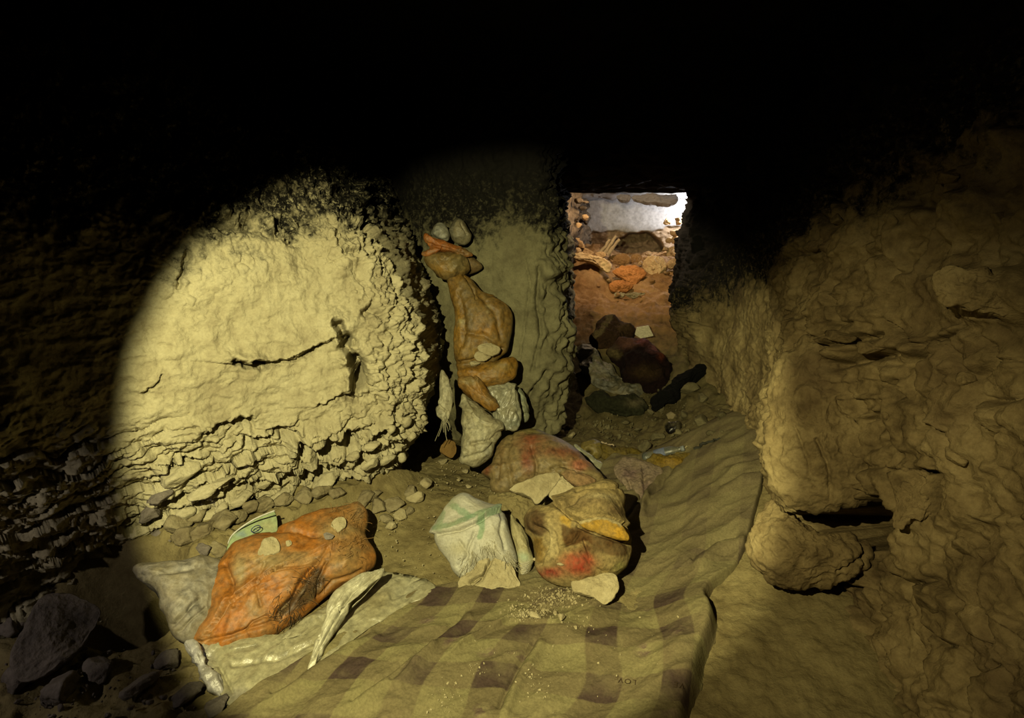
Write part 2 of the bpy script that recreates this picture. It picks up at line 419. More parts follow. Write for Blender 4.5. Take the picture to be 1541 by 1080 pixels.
def tube(paths, radii, sides=5):
    V = []; Fc = []; b = 0
    for p, r in zip(paths, radii):
        p = np.asarray(p, float); n = len(p)
        t = np.gradient(p, axis=0); t /= np.linalg.norm(t, axis=1)[:, None]+1e-9
        a = np.cross(t, [0.31, 0.2, 0.93]); a /= np.linalg.norm(a, axis=1)[:, None]+1e-9; c = np.cross(t, a)
        r = np.broadcast_to(r, (n,))
        th = np.arange(sides)*2*pi/sides
        ring = p[:, None, :]+r[:, None, None]*(np.cos(th)[None, :, None]*a[:, None, :]+np.sin(th)[None, :, None]*c[:, None, :])
        V.append(ring.reshape(-1, 3)); i = np.arange(n-1)[:, None]; j = np.arange(sides)[None, :]; j2 = (j+1) % sides
        Fc.append((np.stack([i*sides+j, i*sides+j2, (i+1)*sides+j2, (i+1)*sides+j], -1).reshape(-1, 4))+b); b += n*sides
    return np.concatenate(V), np.concatenate(Fc)

# ================================================================== THE SETTING
# ---- floor
def make_floor():
    xs = np.concatenate([np.linspace(-2.4, -1.75, 30, endpoint=False), np.linspace(-1.75, 1.0, 470), np.linspace(1.0, 1.7, 30)[1:]])
    ys = np.concatenate([np.linspace(-0.5, 0.9, 50, endpoint=False), 0.9+2.6*np.linspace(0, 1, 380, endpoint=False)**1.15, np.linspace(3.5, 4.98, 70)])
    X, Y = np.meshgrid(xs, ys, indexing='ij'); x = X.ravel(); y = Y.ravel()
    z = zf(x, y); p = np.stack([x, y, z], -1)
    left = sm((-x-0.95)/0.3)
    z = z+0.012*fbm(p*5, 3)+0.005*fbm(p*24, 3)+0.0022*fbm(p*90, 2)+0.016*left*billow(p*6, 3)
    F1, F2, Rr, D = worley(p*np.array([14, 14, 14]))
    z = z+left*0.035*(Rr-0.5)*sm((F2-F1)*4)
    lump = sm((y-3.0)/0.5); z = z+lump*0.02*billow(p*7, 3)
    # shallow slump cracks in the trodden earth
    V = np.stack([x, y, z], -1)
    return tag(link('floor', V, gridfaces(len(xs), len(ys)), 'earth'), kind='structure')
make_floor()

def wall(name, plan, nS, zs, mat, out_sign, shape=None, disp=None, sdist=None):
    """rock face: a plan line swept up, pushed about by shape(s,z) and broken up by disp"""
    pl = catmull(plan, 400); L = np.concatenate([[0], np.cumsum(np.linalg.norm(np.diff(pl, axis=0), axis=1))])
    s = np.linspace(0, L[-1], nS) if sdist is None else sdist(L[-1], nS)
    xy = np.stack([np.interp(s, L, pl[:, k]) for k in (0, 1)], -1)
    t = np.gradient(xy, axis=0); t /= np.linalg.norm(t, axis=1)[:, None]; nrm = np.stack([t[:, 1], -t[:, 0]], -1)*out_sign
    SS, ZZ = np.meshgrid(s, zs, indexing='ij')
    P = np.zeros(SS.shape+(3,)); P[..., :2] = xy[:, None, :]; P[..., 2] = ZZ
    Nn = np.zeros_like(P); Nn[..., :2] = nrm[:, None, :]
    if shape is not None: P = shape(P, Nn, SS, ZZ)
    V = P.reshape(-1, 3); f = gridfaces(len(s), len(zs))
    nn = vnormals(V, f)
    if (nn*Nn.reshape(-1, 3)).sum() < 0: nn = -nn; f = f[:, ::-1]
    Q = proj(V+1e-9)
    if disp is not None: V = V+nn*disp(V, Q)[:, None]
    return tag(link(name, V, f, mat), kind='structure'), V, nn

# ---- left wall: pale eroded clay face ending in a corner at its far end
PLAN_L = [(-2.35, -0.3), (-2.2, 0.5), (-1.92, 1.15), (-1.62, 1.60), (-1.30, 1.90), (-1.02, 2.08), (-0.84, 2.17), (-0.775, 2.30), (-0.80, 2.55), (-0.95, 3.1), (-1.25, 3.9)]
ZC = np.array([-0.1, 0.10, 0.22, 0.34, 0.45, 0.56, 0.72, 0.95, 1.07, 1.26, 1.45, 1.69, 1.9, 2.3])
SC = np.array([-0.24, -0.23, -0.19, -0.15, -0.11, -0.09, -0.10, -0.12, -0.15, -0.23, -0.36, -0.48, -0.62, -0.8])
def shape_left(P, Nn, S_, Z):
    w = sm((P[..., 0]+1.55)/0.75)
    P = P.copy(); P[..., 0] += np.interp(Z, ZC, SC)*w
    # belly in the middle, lean back to the roof, broken foot
    P = P+Nn*(0.05*np.exp(-((Z-0.72)/0.35)**2)-0.10*sm((Z-1.15)/0.7)-0.05*sm((0.42-Z)/0.25))[..., None]
    return P
CRACKS_L = [  # polyline (photo pixels), half width, depth
    ([(352, 545), (376, 549), (398, 551)], 5, 0.09), ([(398, 549), (440, 545), (475, 525), (500, 512)], 3.2, 0.03),
    ([(513, 490), (522, 515)], 7, 0.10), ([(522, 515), (531, 545), (538, 575), (533, 592)], 6, 0.10), ([(534, 545), (545, 560), (536, 585)], 6, 0.12),
    ([(308, 648), (330, 642), (348, 638), (380, 634)], 4.5, 0.07), ([(368, 664), (398, 662), (420, 655), (445, 650)], 4, 0.06),
    ([(456, 674), (478, 669), (505, 665), (518, 658)], 8, 0.20), ([(405, 648), (430, 642), (450, 636)], 2.6, 0.035),
    ([(345, 696), (370, 692), (392, 690)], 3.5, 0.04), ([(245, 745), (280, 742), (300, 735), (340, 720)], 3.2, 0.045),
    ([(340, 770), (380, 752), (420, 765), (452, 742)], 7, 0.08), ([(300, 720), (350, 728), (420, 715), (470, 700)], 3, 0.035),
    ([(320, 335), (350, 342), (378, 335)], 8, 0.05), ([(420, 334), (448, 334)], 7, 0.05), ([(425, 352), (440, 356)], 7, 0.05),
    ([(510, 345), (520, 380), (548, 372)], 3.0, 0.03), 
    ([(575, 470), (560, 458), (552, 470)], 3.5, 0.04),
    ([(620, 520), (626, 560), (620, 590)], 3.0, 0.035), ([(600, 610), (590, 635), (570, 650)], 3.5, 0.04),
    ([(540, 690), (560, 670), (580, 640)], 4, 0.05), ([(215, 590), (235, 575), (245, 560)], 2.2, 0.025),
    ([(268, 430), (275, 400), (282, 380)], 3, 0.03), ([(225, 720), (250, 700), (262, 690), (300, 690)], 2.5, 0.03),
    ([(300, 668), (270, 690), (240, 710)], 3, 0.03),
    ([(548, 285), (552, 330), (556, 345)], 5, 0.06), ([(480, 610), (510, 600), (530, 590)], 2.5, 0.03),
    ([(590, 560), (585, 600)], 2.5, 0.025), ([(430, 700), (470, 715), (520, 690)], 3.5, 0.045)]
def disp_left(V, Q):
    px, py = Q[:, 0], Q[:, 1]
    smooth = np.exp(-(((px-400)/150)**2+((py-520)/120)**2)**2)
    smooth = np.maximum(smooth, 0.85*np.exp(-(((px-320)/110)**2+((py-440)/70)**2)**2))
    low = sm((py-600)/90); right = sm((px-490)/70)*(1-low*0.5); top = sm((380-py)/60)
    A = 1-0.8*smooth
    h = 0.03*fbm(V*2.2, 3)+0.012*A*fbm(V*7, 2)
    # dipping beds in the lower part: each bed a step with a sharp lip
    tl = radians(14); bed = V[:, 2]*cos(tl)-V[:, 0]*sin(tl)*0.9
    b = bed*16+0.9*fbm(V*5, 3)+0.6*perlin(V*2.1); fr = b-np.floor(b)
    rb = _J[(np.floor(b).astype(np.int64)*37) & 255, 3]
    h += low*(0.030*(fr**0.7)+0.040*(rb-0.5)-0.026*np.exp(-(fr/0.10)**2))
    b2 = bed*38+1.4*fbm(V*9, 3); fr2 = b2-np.floor(b2)
    h += (low*0.8+0.2*right+0.10)*A*0.008*(fr2-0.5)*(0.4+1.2*sm(perlin(V*7)+0.5))
    # angular blocks
    F1, F2, R1, D1 = worley(V*np.array([9, 9, 15])+0.35*np.stack([perlin(V*9), perlin(V*9+4), perlin(V*9+8)], -1))
    h += (0.75*low+0.35*right+0.12)*A*(0.050*(R1-0.5)*sm((F2-F1)*5)-0.016*np.exp(-((F2-F1)/0.09)**2)*sm(perlin(V*5)*2+0.55)-0.012*D1[:, 0]-0.01*D1[:, 2])
    F1, F2, R2, D2 = worley(V*np.array([24, 24, 36]))
    h += (low+0.7*right+0.05)*A*(0.018*(R2-0.5)*sm((F2-F1)*5)-0.008*np.exp(-((F2-F1)/0.1)**2)-0.006*D2[:, 2])
    # knobbly weathered lumps on the far corner
    h += right*(0.020*billow(V*np.array([13, 13, 8]), 3)+0.007*billow(V*34, 2))
    P1, P2, PR, PD = worley(V*17+0.3*np.stack([perlin(V*14), perlin(V*14+3), perlin(V*14+6)], -1))
    h += top*(0.026*billow(V*11, 3)+0.012*billow(V*32, 3)-0.030*np.exp(-(P1/0.33)**2)*(PR > 0.45))
    # flakes on the smooth face
    n = perlin(V*np.array([9, 9, 22])+2); h += 0.006*sm(n*3)*(1-low)
    h += (0.0055*fbm(V*34, 4)+0.0018*fbm(V*120, 2))*(0.75+0.4*A)+0.009*fbm(V*12, 2)
    T1, T2, TR, TD = worley(V*np.array([16, 16, 22])+0.5*np.stack([perlin(V*12), perlin(V*12+4), perlin(V*12+8)], -1))
    gate = sm(perlin(V*3.7+11)*2.2-0.1)
    h += gate*(0.010*(TR-0.5)*sm((T2-T1)*7)-0.008*np.exp(-((T2-T1)/0.07)**2))
    # the bright ledge over the main crack, and the overhanging lip of the foot
    d, sd = segdist(Q, [(330, 545), (372, 548), (430, 540), (500, 508)])
    h += 0.022*np.where(sd < 0, np.exp(-d/26), 0)
    q = Q+4.5*np.stack([fbm(V*22, 4, gain=0.65), fbm(V*22+5, 4, gain=0.65)], -1); wv = 0.55+0.9*sm(perlin(V*16+3)+0.5)
    for poly, wd, dp in CRACKS_L:
        m = (np.abs(px-np.mean([a[0] for a in poly])) < 110) & (np.abs(py-np.mean([a[1] for a in poly])) < 90)
        if not m.any(): continue
        d, _ = segdist(q[m], poly); d2, _ = segdist(q[m]+np.array([wd*1.5, wd*1.7]), poly)
        h[m] += 0.42*dp*np.exp(-(d2/(1.7*wd))**2)-1.35*dp*np.exp(-(d/(1.15*wd*wv[m]))**2)
    return h
def sd_left(L, n):
    return np.concatenate([np.linspace(0, 1.25, int(n*0.13), endpoint=False), np.linspace(1.25, 3.25, int(n*0.80), endpoint=False), np.linspace(3.25, L, int(n*0.07))])
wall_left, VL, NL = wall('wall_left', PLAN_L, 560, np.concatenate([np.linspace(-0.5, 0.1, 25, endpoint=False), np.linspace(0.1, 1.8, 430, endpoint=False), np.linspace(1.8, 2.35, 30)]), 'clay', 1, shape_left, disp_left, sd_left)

# ---- buttress behind the side niche, running on as the left side of the passage
PLAN_M = [(-2.6, 4.3), (-1.7, 3.9), (-1.25, 3.35), (-0.93, 3.14), (-0.62, 3.04), (-0.42, 3.0), (-0.30, 3.07), (-0.27, 3.30), (-0.33, 3.8), (-0.36, 4.4), (-0.36, 4.75), (-0.40, 5.0), (-0.60, 5.15), (-1.2, 5.3)]
def shape_mid(P, Nn, S_, Z):
    P = P.copy(); P = P+Nn*(-0.05*sm((Z-1.0)/0.5)+0.05*np.exp(-((Z-0.55)/0.3)**2)-0.05*sm((0.3-Z)/0.3))[..., None]
    return P
def disp_mid(V, Q):
    px, py = Q[:, 0], Q[:, 1]; edge = sm((px-790)/35); top = sm((380-py)/60)
    h = 0.02*fbm(V*3, 3)+0.004*fbm(V*30, 4)
    F1, F2, R1, _ = worley(V*np.array([7, 7, 6])); h += (0.2+edge)*(0.025*(R1-0.5)*sm((F2-F1)*5)-0.012*np.exp(-((F2-F1)/0.07)**2))
    h += (0.15+edge+top)*(0.014*billow(V*13, 3))+0.03*edge*billow(V*6, 2)
    for poly, wd, dp in [([(790, 390), (798, 430), (790, 480), (780, 540)], 1.6, 0.02), ([(812, 400), (808, 450), (815, 500), (800, 560)], 2.5, 0.04), ([(800, 590), (812, 575), (826, 560)], 3, 0.04), ([(790, 610), (800, 590)], 3, 0.04)]:
        d, _ = segdist(Q+2*np.stack([perlin(V*20), perlin(V*20+5)], -1), poly); h -= dp*np.exp(-(d/wd)**2)
    return h
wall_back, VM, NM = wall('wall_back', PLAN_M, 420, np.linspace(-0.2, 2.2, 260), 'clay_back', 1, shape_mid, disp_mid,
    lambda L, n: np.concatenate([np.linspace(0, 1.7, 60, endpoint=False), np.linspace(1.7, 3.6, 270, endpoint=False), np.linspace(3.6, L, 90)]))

# ---- right wall
PLAN_R = [(1.15, -0.4), (1.02, 0.3), (0.93, 0.9), (0.90, 1.35), (0.84, 1.75), (0.74, 2.10), (0.71, 2.35), (0.74, 2.70), (0.73, 3.2), (0.66, 3.7), (0.55, 4.2), (0.52, 4.7), (0.53, 5.0), (0.85, 5.15), (1.5, 5.3)]
def shape_right(P, Nn, S_, Z):
    y = P[..., 1]
    P = P+Nn*(-0.22*sm((Z-1.15)/0.9)+0.10*sm((0.35-Z)/0.4)*sm((1.9-y)/0.5))[..., None]
    P = P+Nn*(0.14*np.exp(-(((y-4.15)/0.35)**2+((Z-0.72)/0.26)**2)))[..., None]
    return P
HOLLOW = [(1192, 776), (1225, 770), (1280, 764), (1318, 748), (1342, 750), (1350, 778), (1342, 806), (1336, 842), (1318, 838), (1318, 822), (1290, 824), (1262, 824), (1232, 814), (1208, 796)]
def disp_right(V, Q):
    px, py = Q[:, 0], Q[:, 1]
    h = 0.035*fbm(V*2.6, 3)+0.010*fbm(V*9, 3)+0.0045*fbm(V*32, 4)+0.0013*fbm(V*110, 2)
    smooth = np.exp(-(((px-1110)/55)**2+((py-480)/130)**2)**2)
    A = 1-0.85*smooth
    F1, F2, R1, D1 = worley(V*np.array([6.5, 6.5, 7.5])+0.4*np.stack([perlin(V*6), perlin(V*6+4), perlin(V*6+8)], -1))
    h += A*(0.060*(R1-0.5)*sm((F2-F1)*4)-0.022*np.exp(-((F2-F1)/0.06)**2)*sm(perlin(V*4)*2+0.5))
    F1, F2, R2, D2 = worley(V*np.array([19, 19, 24])+0.4*np.stack([perlin(V*15), perlin(V*15+4), perlin(V*15+8)], -1))
    h += A*(0.017*(R2-0.5)*sm((F2-F1)*4))*(0.4+sm(perlin(V*5)+0.4))+A*0.010*billow(V*14, 3)
    # the big rounded nose and the boulder under it
    h += 0.10*np.exp(-(((px-1210)/55)**2+((py-660)/100)**2)**1.5)+0.05*np.exp(-(((px-1235)/50)**2+((py-540)/60)**2))
    h += 0.05*sm((px-1400)/60)*np.exp(-(((px-1500)/90)**2+((py-440)/42)**2)**3)
    q = Q+4.0*np.stack([fbm(V*16, 3), fbm(V*16+5, 3)], -1)
    h -= 0.40*(1-sm((polysd(q, HOLLOW)+7)/12))
    for poly, wd, dp in [([(1240, 520), (1280, 516), (1325, 505)], 5, 0.045), ([(1262, 548), (1300, 540), (1350, 530)], 6, 0.05), ([(1372, 540), (1395, 530)], 7, 0.06),
                         ([(1345, 575), (1350, 600)], 6, 0.06), ([(1228, 700), (1248, 720), (1252, 745)], 2.5, 0.03), ([(1235, 650), (1222, 690)], 2, 0.02),
                         ([(1450, 465), (1480, 470), (1510, 478)], 5, 0.06), ([(1400, 770), (1408, 740), (1412, 715)], 4, 0.05), ([(1345, 712), (1380, 708), (1410, 710)], 4, 0.05),
                         ([(1290, 810), (1305, 830), (1310, 850)], 3, 0.04), ([(1265, 868), (1290, 880), (1310, 890)], 3.5, 0.05), ([(1420, 640), (1440, 660)], 3, 0.03),
                         ([(1320, 620), (1300, 635)], 3, 0.03), ([(1170, 400), (1200, 380), (1230, 375)], 3, 0.02), ([(1270, 700), (1300, 735), (1318, 745)], 3, 0.03),
                         ([(1410, 400), (1405, 440), (1420, 460)], 3, 0.03), ([(1330, 480), (1380, 520), (1440, 500)], 3, 0.03)]:
        d, _ = segdist(q, poly); d2, _ = segdist(q+np.array([wd, wd*2.0]), poly); h += 0.4*dp*np.exp(-(d2/(1.7*wd))**2)-1.2*dp*np.exp(-(d/wd)**2)
    h += 0.02*np.where((py > 440) & (py < 600), sm(1-np.abs(px-1290)/90), 0)*(0.5+np.floor((py-440+6*perlin(V*14))/22) % 2)*0.7
    top = sm((330-py)/80); h += top*0.03*billow(V*8, 3)
    return h
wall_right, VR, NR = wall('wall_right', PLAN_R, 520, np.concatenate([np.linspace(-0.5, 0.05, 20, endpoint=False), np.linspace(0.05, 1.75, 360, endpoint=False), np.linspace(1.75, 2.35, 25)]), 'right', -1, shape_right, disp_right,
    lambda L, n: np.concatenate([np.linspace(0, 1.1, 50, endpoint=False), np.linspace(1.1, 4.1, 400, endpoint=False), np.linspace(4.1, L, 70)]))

# ---- roof: soot-black rock, low over the far end of the passage
def make_ceiling():
    xs = np.linspace(-3.0, 2.0, 120); ys = np.linspace(-0.6, 5.0, 150); X, Y = np.meshgrid(xs, ys, indexing='ij')
    p = np.stack([X.ravel(), Y.ravel(), (2.12-0.55*sm((Y-2.6)/1.9)).ravel()], -1)
    p[:, 2] += 0.04*fbm(p*2.5, 3)*(1-0.6*sm((p[:, 1]-4.4)/0.4))+0.02*billow(p*8, 3)
    e = sm((p[:, 1]-4.85)/0.15); p[:, 2] = p[:, 2]*(1-e)+(1.545+0.01*fbm(p*9, 3))*e
    f = gridfaces(120, 150)[:, ::-1]
    # the lip above the opening turns up into the far chamber
    n0 = len(p); edge = np.arange(120)*150+149
    rows = [p[edge]+np.array([0, 0.02*k, 0.09*k]) for k in (1, 2, 3, 4, 5, 6)]
    v = np.concatenate([p]+rows); fs = [f]
    prev = edge
    for k in range(6):
        cur = n0+k*120+np.arange(120)
        fs.append(np.stack([prev[:-1], cur[:-1], cur[1:], prev[1:]], -1)); prev = cur
    tag(link('ceiling', v, np.concatenate(fs), 'soot'), kind='structure')
    # rear wall behind the photographer closes the passage
    v = np.array([[-3, -0.55, -0.3], [2, -0.55, -0.3], [2, -0.55, 2.4], [-3, -0.55, 2.4]]); tag(link('wall_front', v, [[0, 1, 2, 3]], 'soot'), kind='structure')
make_ceiling()

# ---- far chamber
def make_chamber():
    xs = np.linspace(-1.9, 1.9, 300); zs = np.linspace(0.3, 2.1, 190); X, Z = np.meshgrid(xs, zs, indexing='ij')
    Y = np.full_like(X, 6.72)+0.05*((X)/1.5)**2
    V = np.stack([X, Y, Z], -1).reshape(-1, 3); Q = proj(V)
    # plaster skin, torn away below
    brk = 1-sm((Q[:, 1]-(349+5*perlin(V*5)+3*perlin(V*14)-8*sm((Q[:, 0]-960)/50)))/3.0)
    h = -0.06*(1-brk)*1.0-(1-brk)*0.05*billow(V*7, 3)+0.004*fbm(V*12, 3)
    hol = 1-sm((polysd(Q+2*np.stack([perlin(V*10), perlin(V*10+3)], -1), [(912, 382), (928, 363), (945, 353), (975, 350), (992, 362), (1003, 378), (1003, 398), (912, 398)])+3)/6)
    h -= 0.42*hol
    h -= 0.006*np.exp(-((Q[:, 1]-319.5)/0.8)**2)
    V[:, 1] -= h
    col = np.array([0.44, 0.42, 0.40])*np.ones((len(V), 1)); lo = np.array([0.42, 0.30, 0.19])
    col = col*brk[:, None]+lo*(1-brk[:, None])
    tag(link('wall_far', V, gridfaces(300, 190)[:, ::-1], M['far_wall'], col=col), kind='structure')
    # chamber sides and roof
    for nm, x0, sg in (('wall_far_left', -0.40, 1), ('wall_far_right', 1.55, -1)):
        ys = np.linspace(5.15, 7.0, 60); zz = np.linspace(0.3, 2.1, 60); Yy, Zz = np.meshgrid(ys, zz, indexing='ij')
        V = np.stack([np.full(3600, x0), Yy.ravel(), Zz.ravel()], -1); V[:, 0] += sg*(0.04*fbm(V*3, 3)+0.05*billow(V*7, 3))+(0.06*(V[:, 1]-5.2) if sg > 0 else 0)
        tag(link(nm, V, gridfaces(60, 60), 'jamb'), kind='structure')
    xs = np.linspace(-2, 2, 60); ys = np.linspace(4.9, 7.1, 40); X, Y = np.meshgrid(xs, ys, indexing='ij')
    V = np.stack([X.ravel(), Y.ravel(), 1.80-0.24*sm((Y.ravel()-5.2)/1.4)], -1); V[:, 2] += 0.035*fbm(V*4, 3)+0.03*billow(V*9, 2)
    tag(link('ceiling_far', V, gridfaces(60, 40)[:, ::-1], 'plaster'), kind='structure')
    xs = np.linspace(-1.4, 1.7, 220); ys = np.linspace(4.7, 6.9, 170); X, Y = np.meshgrid(xs, ys, indexing='ij')
    V = np.stack([X.ravel(), Y.ravel(), zf(X.ravel(), Y.ravel())+0.015], -1)
    V[:, 2] += 0.06*fbm(V*2.5, 3)+0.02*billow(V*8, 3)+0.008*fbm(V*25, 3)+0.10*np.exp(-((V[:, 0]+0.25)/0.2)**2)*sm((V[:, 1]-5)/0.6)-0.04*np.exp(-((V[:, 0]-0.15)/0.25)**2)
    e = sm((V[:, 1]-4.8)/0.22); V[:, 2] -= 0.09*(1-e)
    tag(link('floor_far', V, gridfaces(220, 170), 'far_earth'), kind='structure')
M['far_wall'] = painted('plaster_and_earth', 0.85, 0.2, 0.4, 30, 0.3)
make_chamber()

# ================================================================== ROCK PIECES OF THE SETTING
def on_surface(V, px, py):
    q = proj(V); k = (V-CAM)@FW
    d = (q[:, 0]-px)**2+(q[:, 1]-py)**2
    i = np.argsort(d)[:40]; return int(i[np.argmin(k[i])]), i
def wall_stone(par, V, Nn, px, py, w, h, seed, mat, out=0.3, dz=None, rz=None, tilt=0.0):
    i, _ = on_surface(V, px, py); p = V[i]; s = depth_of(p)/F/2
    sz = (w*s, (dz or (w+h)/2)*s*0.8, h*s)
    n = Nn[i]; yawn = math.atan2(n[0], -n[1])
    return stone('stone', p+n*sz[1]*out, sz, seed, mat, rot=(0.15, tilt, yawn if rz is None else rz), parent=par, sub=4 if w > 30 else 3, rough=0.05)
rs = random.Random(3)
for k, (px, py, w, h) in enumerate([(272, 715, 60, 34), (420, 752, 66, 26), (492, 722, 76, 26), (364, 750, 46, 30), (283, 774, 30, 26), (318, 776, 32, 26), (338, 764, 26, 20),
        (545, 735, 50, 24), (568, 742, 46, 28), (585, 760, 42, 30), (612, 742, 36, 24), (262, 802, 70, 40), (322, 816, 36, 30), (452, 738, 40, 22), (390, 772, 40, 22),
        (560, 700, 34, 20), (586, 690, 30, 18), (300, 742, 44, 20), (232, 742, 40, 22), (225, 772, 40, 30), (345, 790, 40, 22),
        (430, 724, 40, 16), (395, 730, 36, 18), (335, 725, 42, 18), (500, 757, 34, 18), (540, 765, 30, 18), (600, 715, 30, 18), (605, 690, 26, 20), (618, 660, 24, 22), (612, 632, 22, 22),
        (592, 648, 22, 18), (560, 668, 28, 16), (530, 680, 30, 14)]):
    wall_stone(wall_left, VL, NL, px, py, w, h, 200+k, 'clay' if px > 240 and py < 790 else 'grey_rock', tilt=-0.25, out=0.12)
floor_ob = bpy.data.objects['floor']
def loose(px, py, w, seed, mat, hz=0.7, dy=0.9, sink=0.3, **kw): return stone_on('stone', px, py, w, seed, hz, dy, mat, sink, parent=floor_ob, **kw)
for k, (px, py, w, hz) in enumerate([(30, 885, 60, 0.8), (70, 845, 55, 0.8), (115, 812, 60, 0.8), (160, 790, 55, 0.8), (190, 760, 50, 0.9), (20, 800, 60, 0.9), (60, 775, 50, 0.9), (110, 755, 50, 1.0),
        (150, 735, 44, 1.0), (25, 730, 55, 1.0), (205, 815, 46, 0.7), (15, 1045, 60, 0.7), (75, 1065, 70, 0.6), (140, 1030, 60, 0.6), (205, 1050, 70, 0.5),
        (250, 1010, 46, 0.6), (270, 1065, 60, 0.5), (320, 1075, 46, 0.5), (5, 960, 40, 0.9), (90, 700, 50, 1.0), (180, 705, 44, 1.0), (240, 830, 44, 0.7), (300, 838, 34, 0.8)]):
    loose(px, py, w, 300+k, 'grey_rock', hz, rough=0.05)
for k, (px, py, w, hz) in enumerate([(640, 735, 26, 0.7), (625, 760, 34, 0.7), (600, 785, 30, 0.6), (665, 700, 16, 0.8), (700, 712, 14, 0.6), (690, 725, 10, 0.7), (585, 800, 26, 0.6), (705, 735, 12, 0.6),
        (805, 690, 14, 0.8), (842, 655, 16, 0.7), (860, 660, 14, 0.8), (812, 640, 14, 0.9)]):
    loose(px, py, w, 360+k, 'stone', hz)
for k, (px, py, w, hz) in enumerate([(993, 620, 16, 0.8), (1037, 597, 34, 0.7), (990, 664, 22, 0.7), (1055, 640, 28, 0.6), (1073, 657, 20, 0.6), (980, 624, 14, 0.7), (1058, 606, 20, 0.8),
        (1030, 628, 18, 0.6), (960, 650, 14, 0.6), (940, 640, 16, 0.5), (1020, 655, 14, 0.7), (1085, 630, 18, 0.7), (870, 630, 14, 0.6), (1000, 590, 16, 0.6), (1045, 655, 14, 0.6), (1062, 672, 16, 0.5), (915, 645, 12, 0.6)]):
    loose(px, py, w, 400+k, 'dimmed_rock', hz)

for k, (px, py, w, hz) in enumerate([(235, 790, 50, 0.8), (262, 805, 44, 0.8), (290, 790, 40, 0.8), (300, 815, 46, 0.7), (330, 800, 44, 0.8), (352, 788, 34, 0.8), (268, 828, 50, 0.7), (372, 776, 34, 0.8), (395, 768, 34, 0.7), (425, 762, 34, 0.7), (455, 756, 36, 0.7),
        (482, 750, 32, 0.7), (505, 752, 30, 0.7), (545, 762, 34, 0.7), (566, 772, 36, 0.7), (590, 768, 34, 0.7), (615, 752, 30, 0.7), (580, 790, 26, 0.6), (318, 838, 36, 0.7), (612, 776, 20, 0.7), (560, 755, 28, 0.7)]):
    loose(px, py, w, 440+k, 'rubble', hz, dy=1.0, rough=0.06)
# lumps of the right wall: the overhanging nose, the boulder below it, the long slab higher up
def gd(px, py, lift=0.0): return depth_of(ground(px, py, lift))
def rockpart(name, out, dep, tf, tb, mat, par, seed, k=0.25, cr=(), label=None, rough=0.006, wr=(0.014, 9.0), facets=0, **kw):
    o = solid(name, out, dep, tf, tb, mat, k=k, parent=par, N=200, R=70, wr=wr, creases=cr, seed=seed, rough=rough, facets=facets, **kw)
    if label: o['label'] = label
    return o
iN, _ = on_surface(VR, 1230, 660); dN = depth_of(VR[iN])
rockpart('rock_nose', [(1152, 610), (1170, 540), (1215, 505), (1275, 520), (1310, 580), (1340, 650), (1352, 712), (1332, 738), (1285, 757), (1230, 768), (1190, 766), (1162, 735), (1153, 680)], dN+0.02, 0.09, 0.30, 'right', wall_right, 21,
    cr=[([(1228, 660), (1248, 705), (1252, 750)], 3, 0.02), ([(1195, 640), (1215, 690), (1225, 735)], 2.5, 0.012), ([(1262, 600), (1300, 640), (1325, 700)], 4, 0.02)], label='bulging pale rock nose overhanging the dark hollow')
rockpart('boulder', [(1126, 820), (1138, 782), (1160, 752), (1188, 768), (1212, 787), (1245, 800), (1285, 806), (1310, 820), (1312, 850), (1285, 868), (1245, 876), (1205, 884), (1165, 878), (1138, 856)], dN-0.06, 0.10, 0.22, 'right', wall_right, 22,
    cr=[([(1290, 806), (1305, 830), (1300, 862)], 3, 0.02), ([(1262, 862), (1285, 850), (1300, 836)], 3, 0.015)], label='rounded pale boulder under the hollow')
rockpart('rock_block', [(1345, 712), (1382, 704), (1412, 712), (1416, 745), (1404, 778), (1370, 786), (1346, 790), (1342, 756)], depth_of(VR[on_surface(VR, 1380, 745)[0]])+0.03, 0.05, 0.15, 'right', wall_right, 23, facets=7)
rockpart('rock_slab', [(1406, 405), (1440, 398), (1490, 404), (1560, 412), (1600, 425), (1590, 470), (1530, 478), (1470, 466), (1420, 452), (1402, 432)], depth_of(VR[on_surface(VR, 1490, 440)[0]])+0.02, 0.045, 0.2, 'right', wall_right, 24, facets=6,
    label='long pale slab set in the wall')
for k, (px, py, w, h) in enumerate([(1258, 512, 70, 20), (1300, 532, 66, 18), (1325, 627, 18, 14), (1130, 780, 40, 50), (1105, 905, 70, 50), (1090, 870, 50, 40), (1395, 520, 44, 26), (1440, 560, 40, 30), (1220, 372, 40, 18),
        (1420, 690, 44, 30), (1480, 640, 60, 40), (1440, 830, 60, 40), (1300, 900, 50, 36), (1380, 900, 60, 40), (1460, 940, 80, 50), (1200, 1000, 60, 40), (1330, 330, 44, 26), (1420, 270, 50, 30), (1480, 330, 50, 30), (1255, 335, 36, 20)]):
    wall_stone(wall_right, VR, NR, px, py, w, h, 500+k, 'right', out=-0.25, tilt=-0.1)

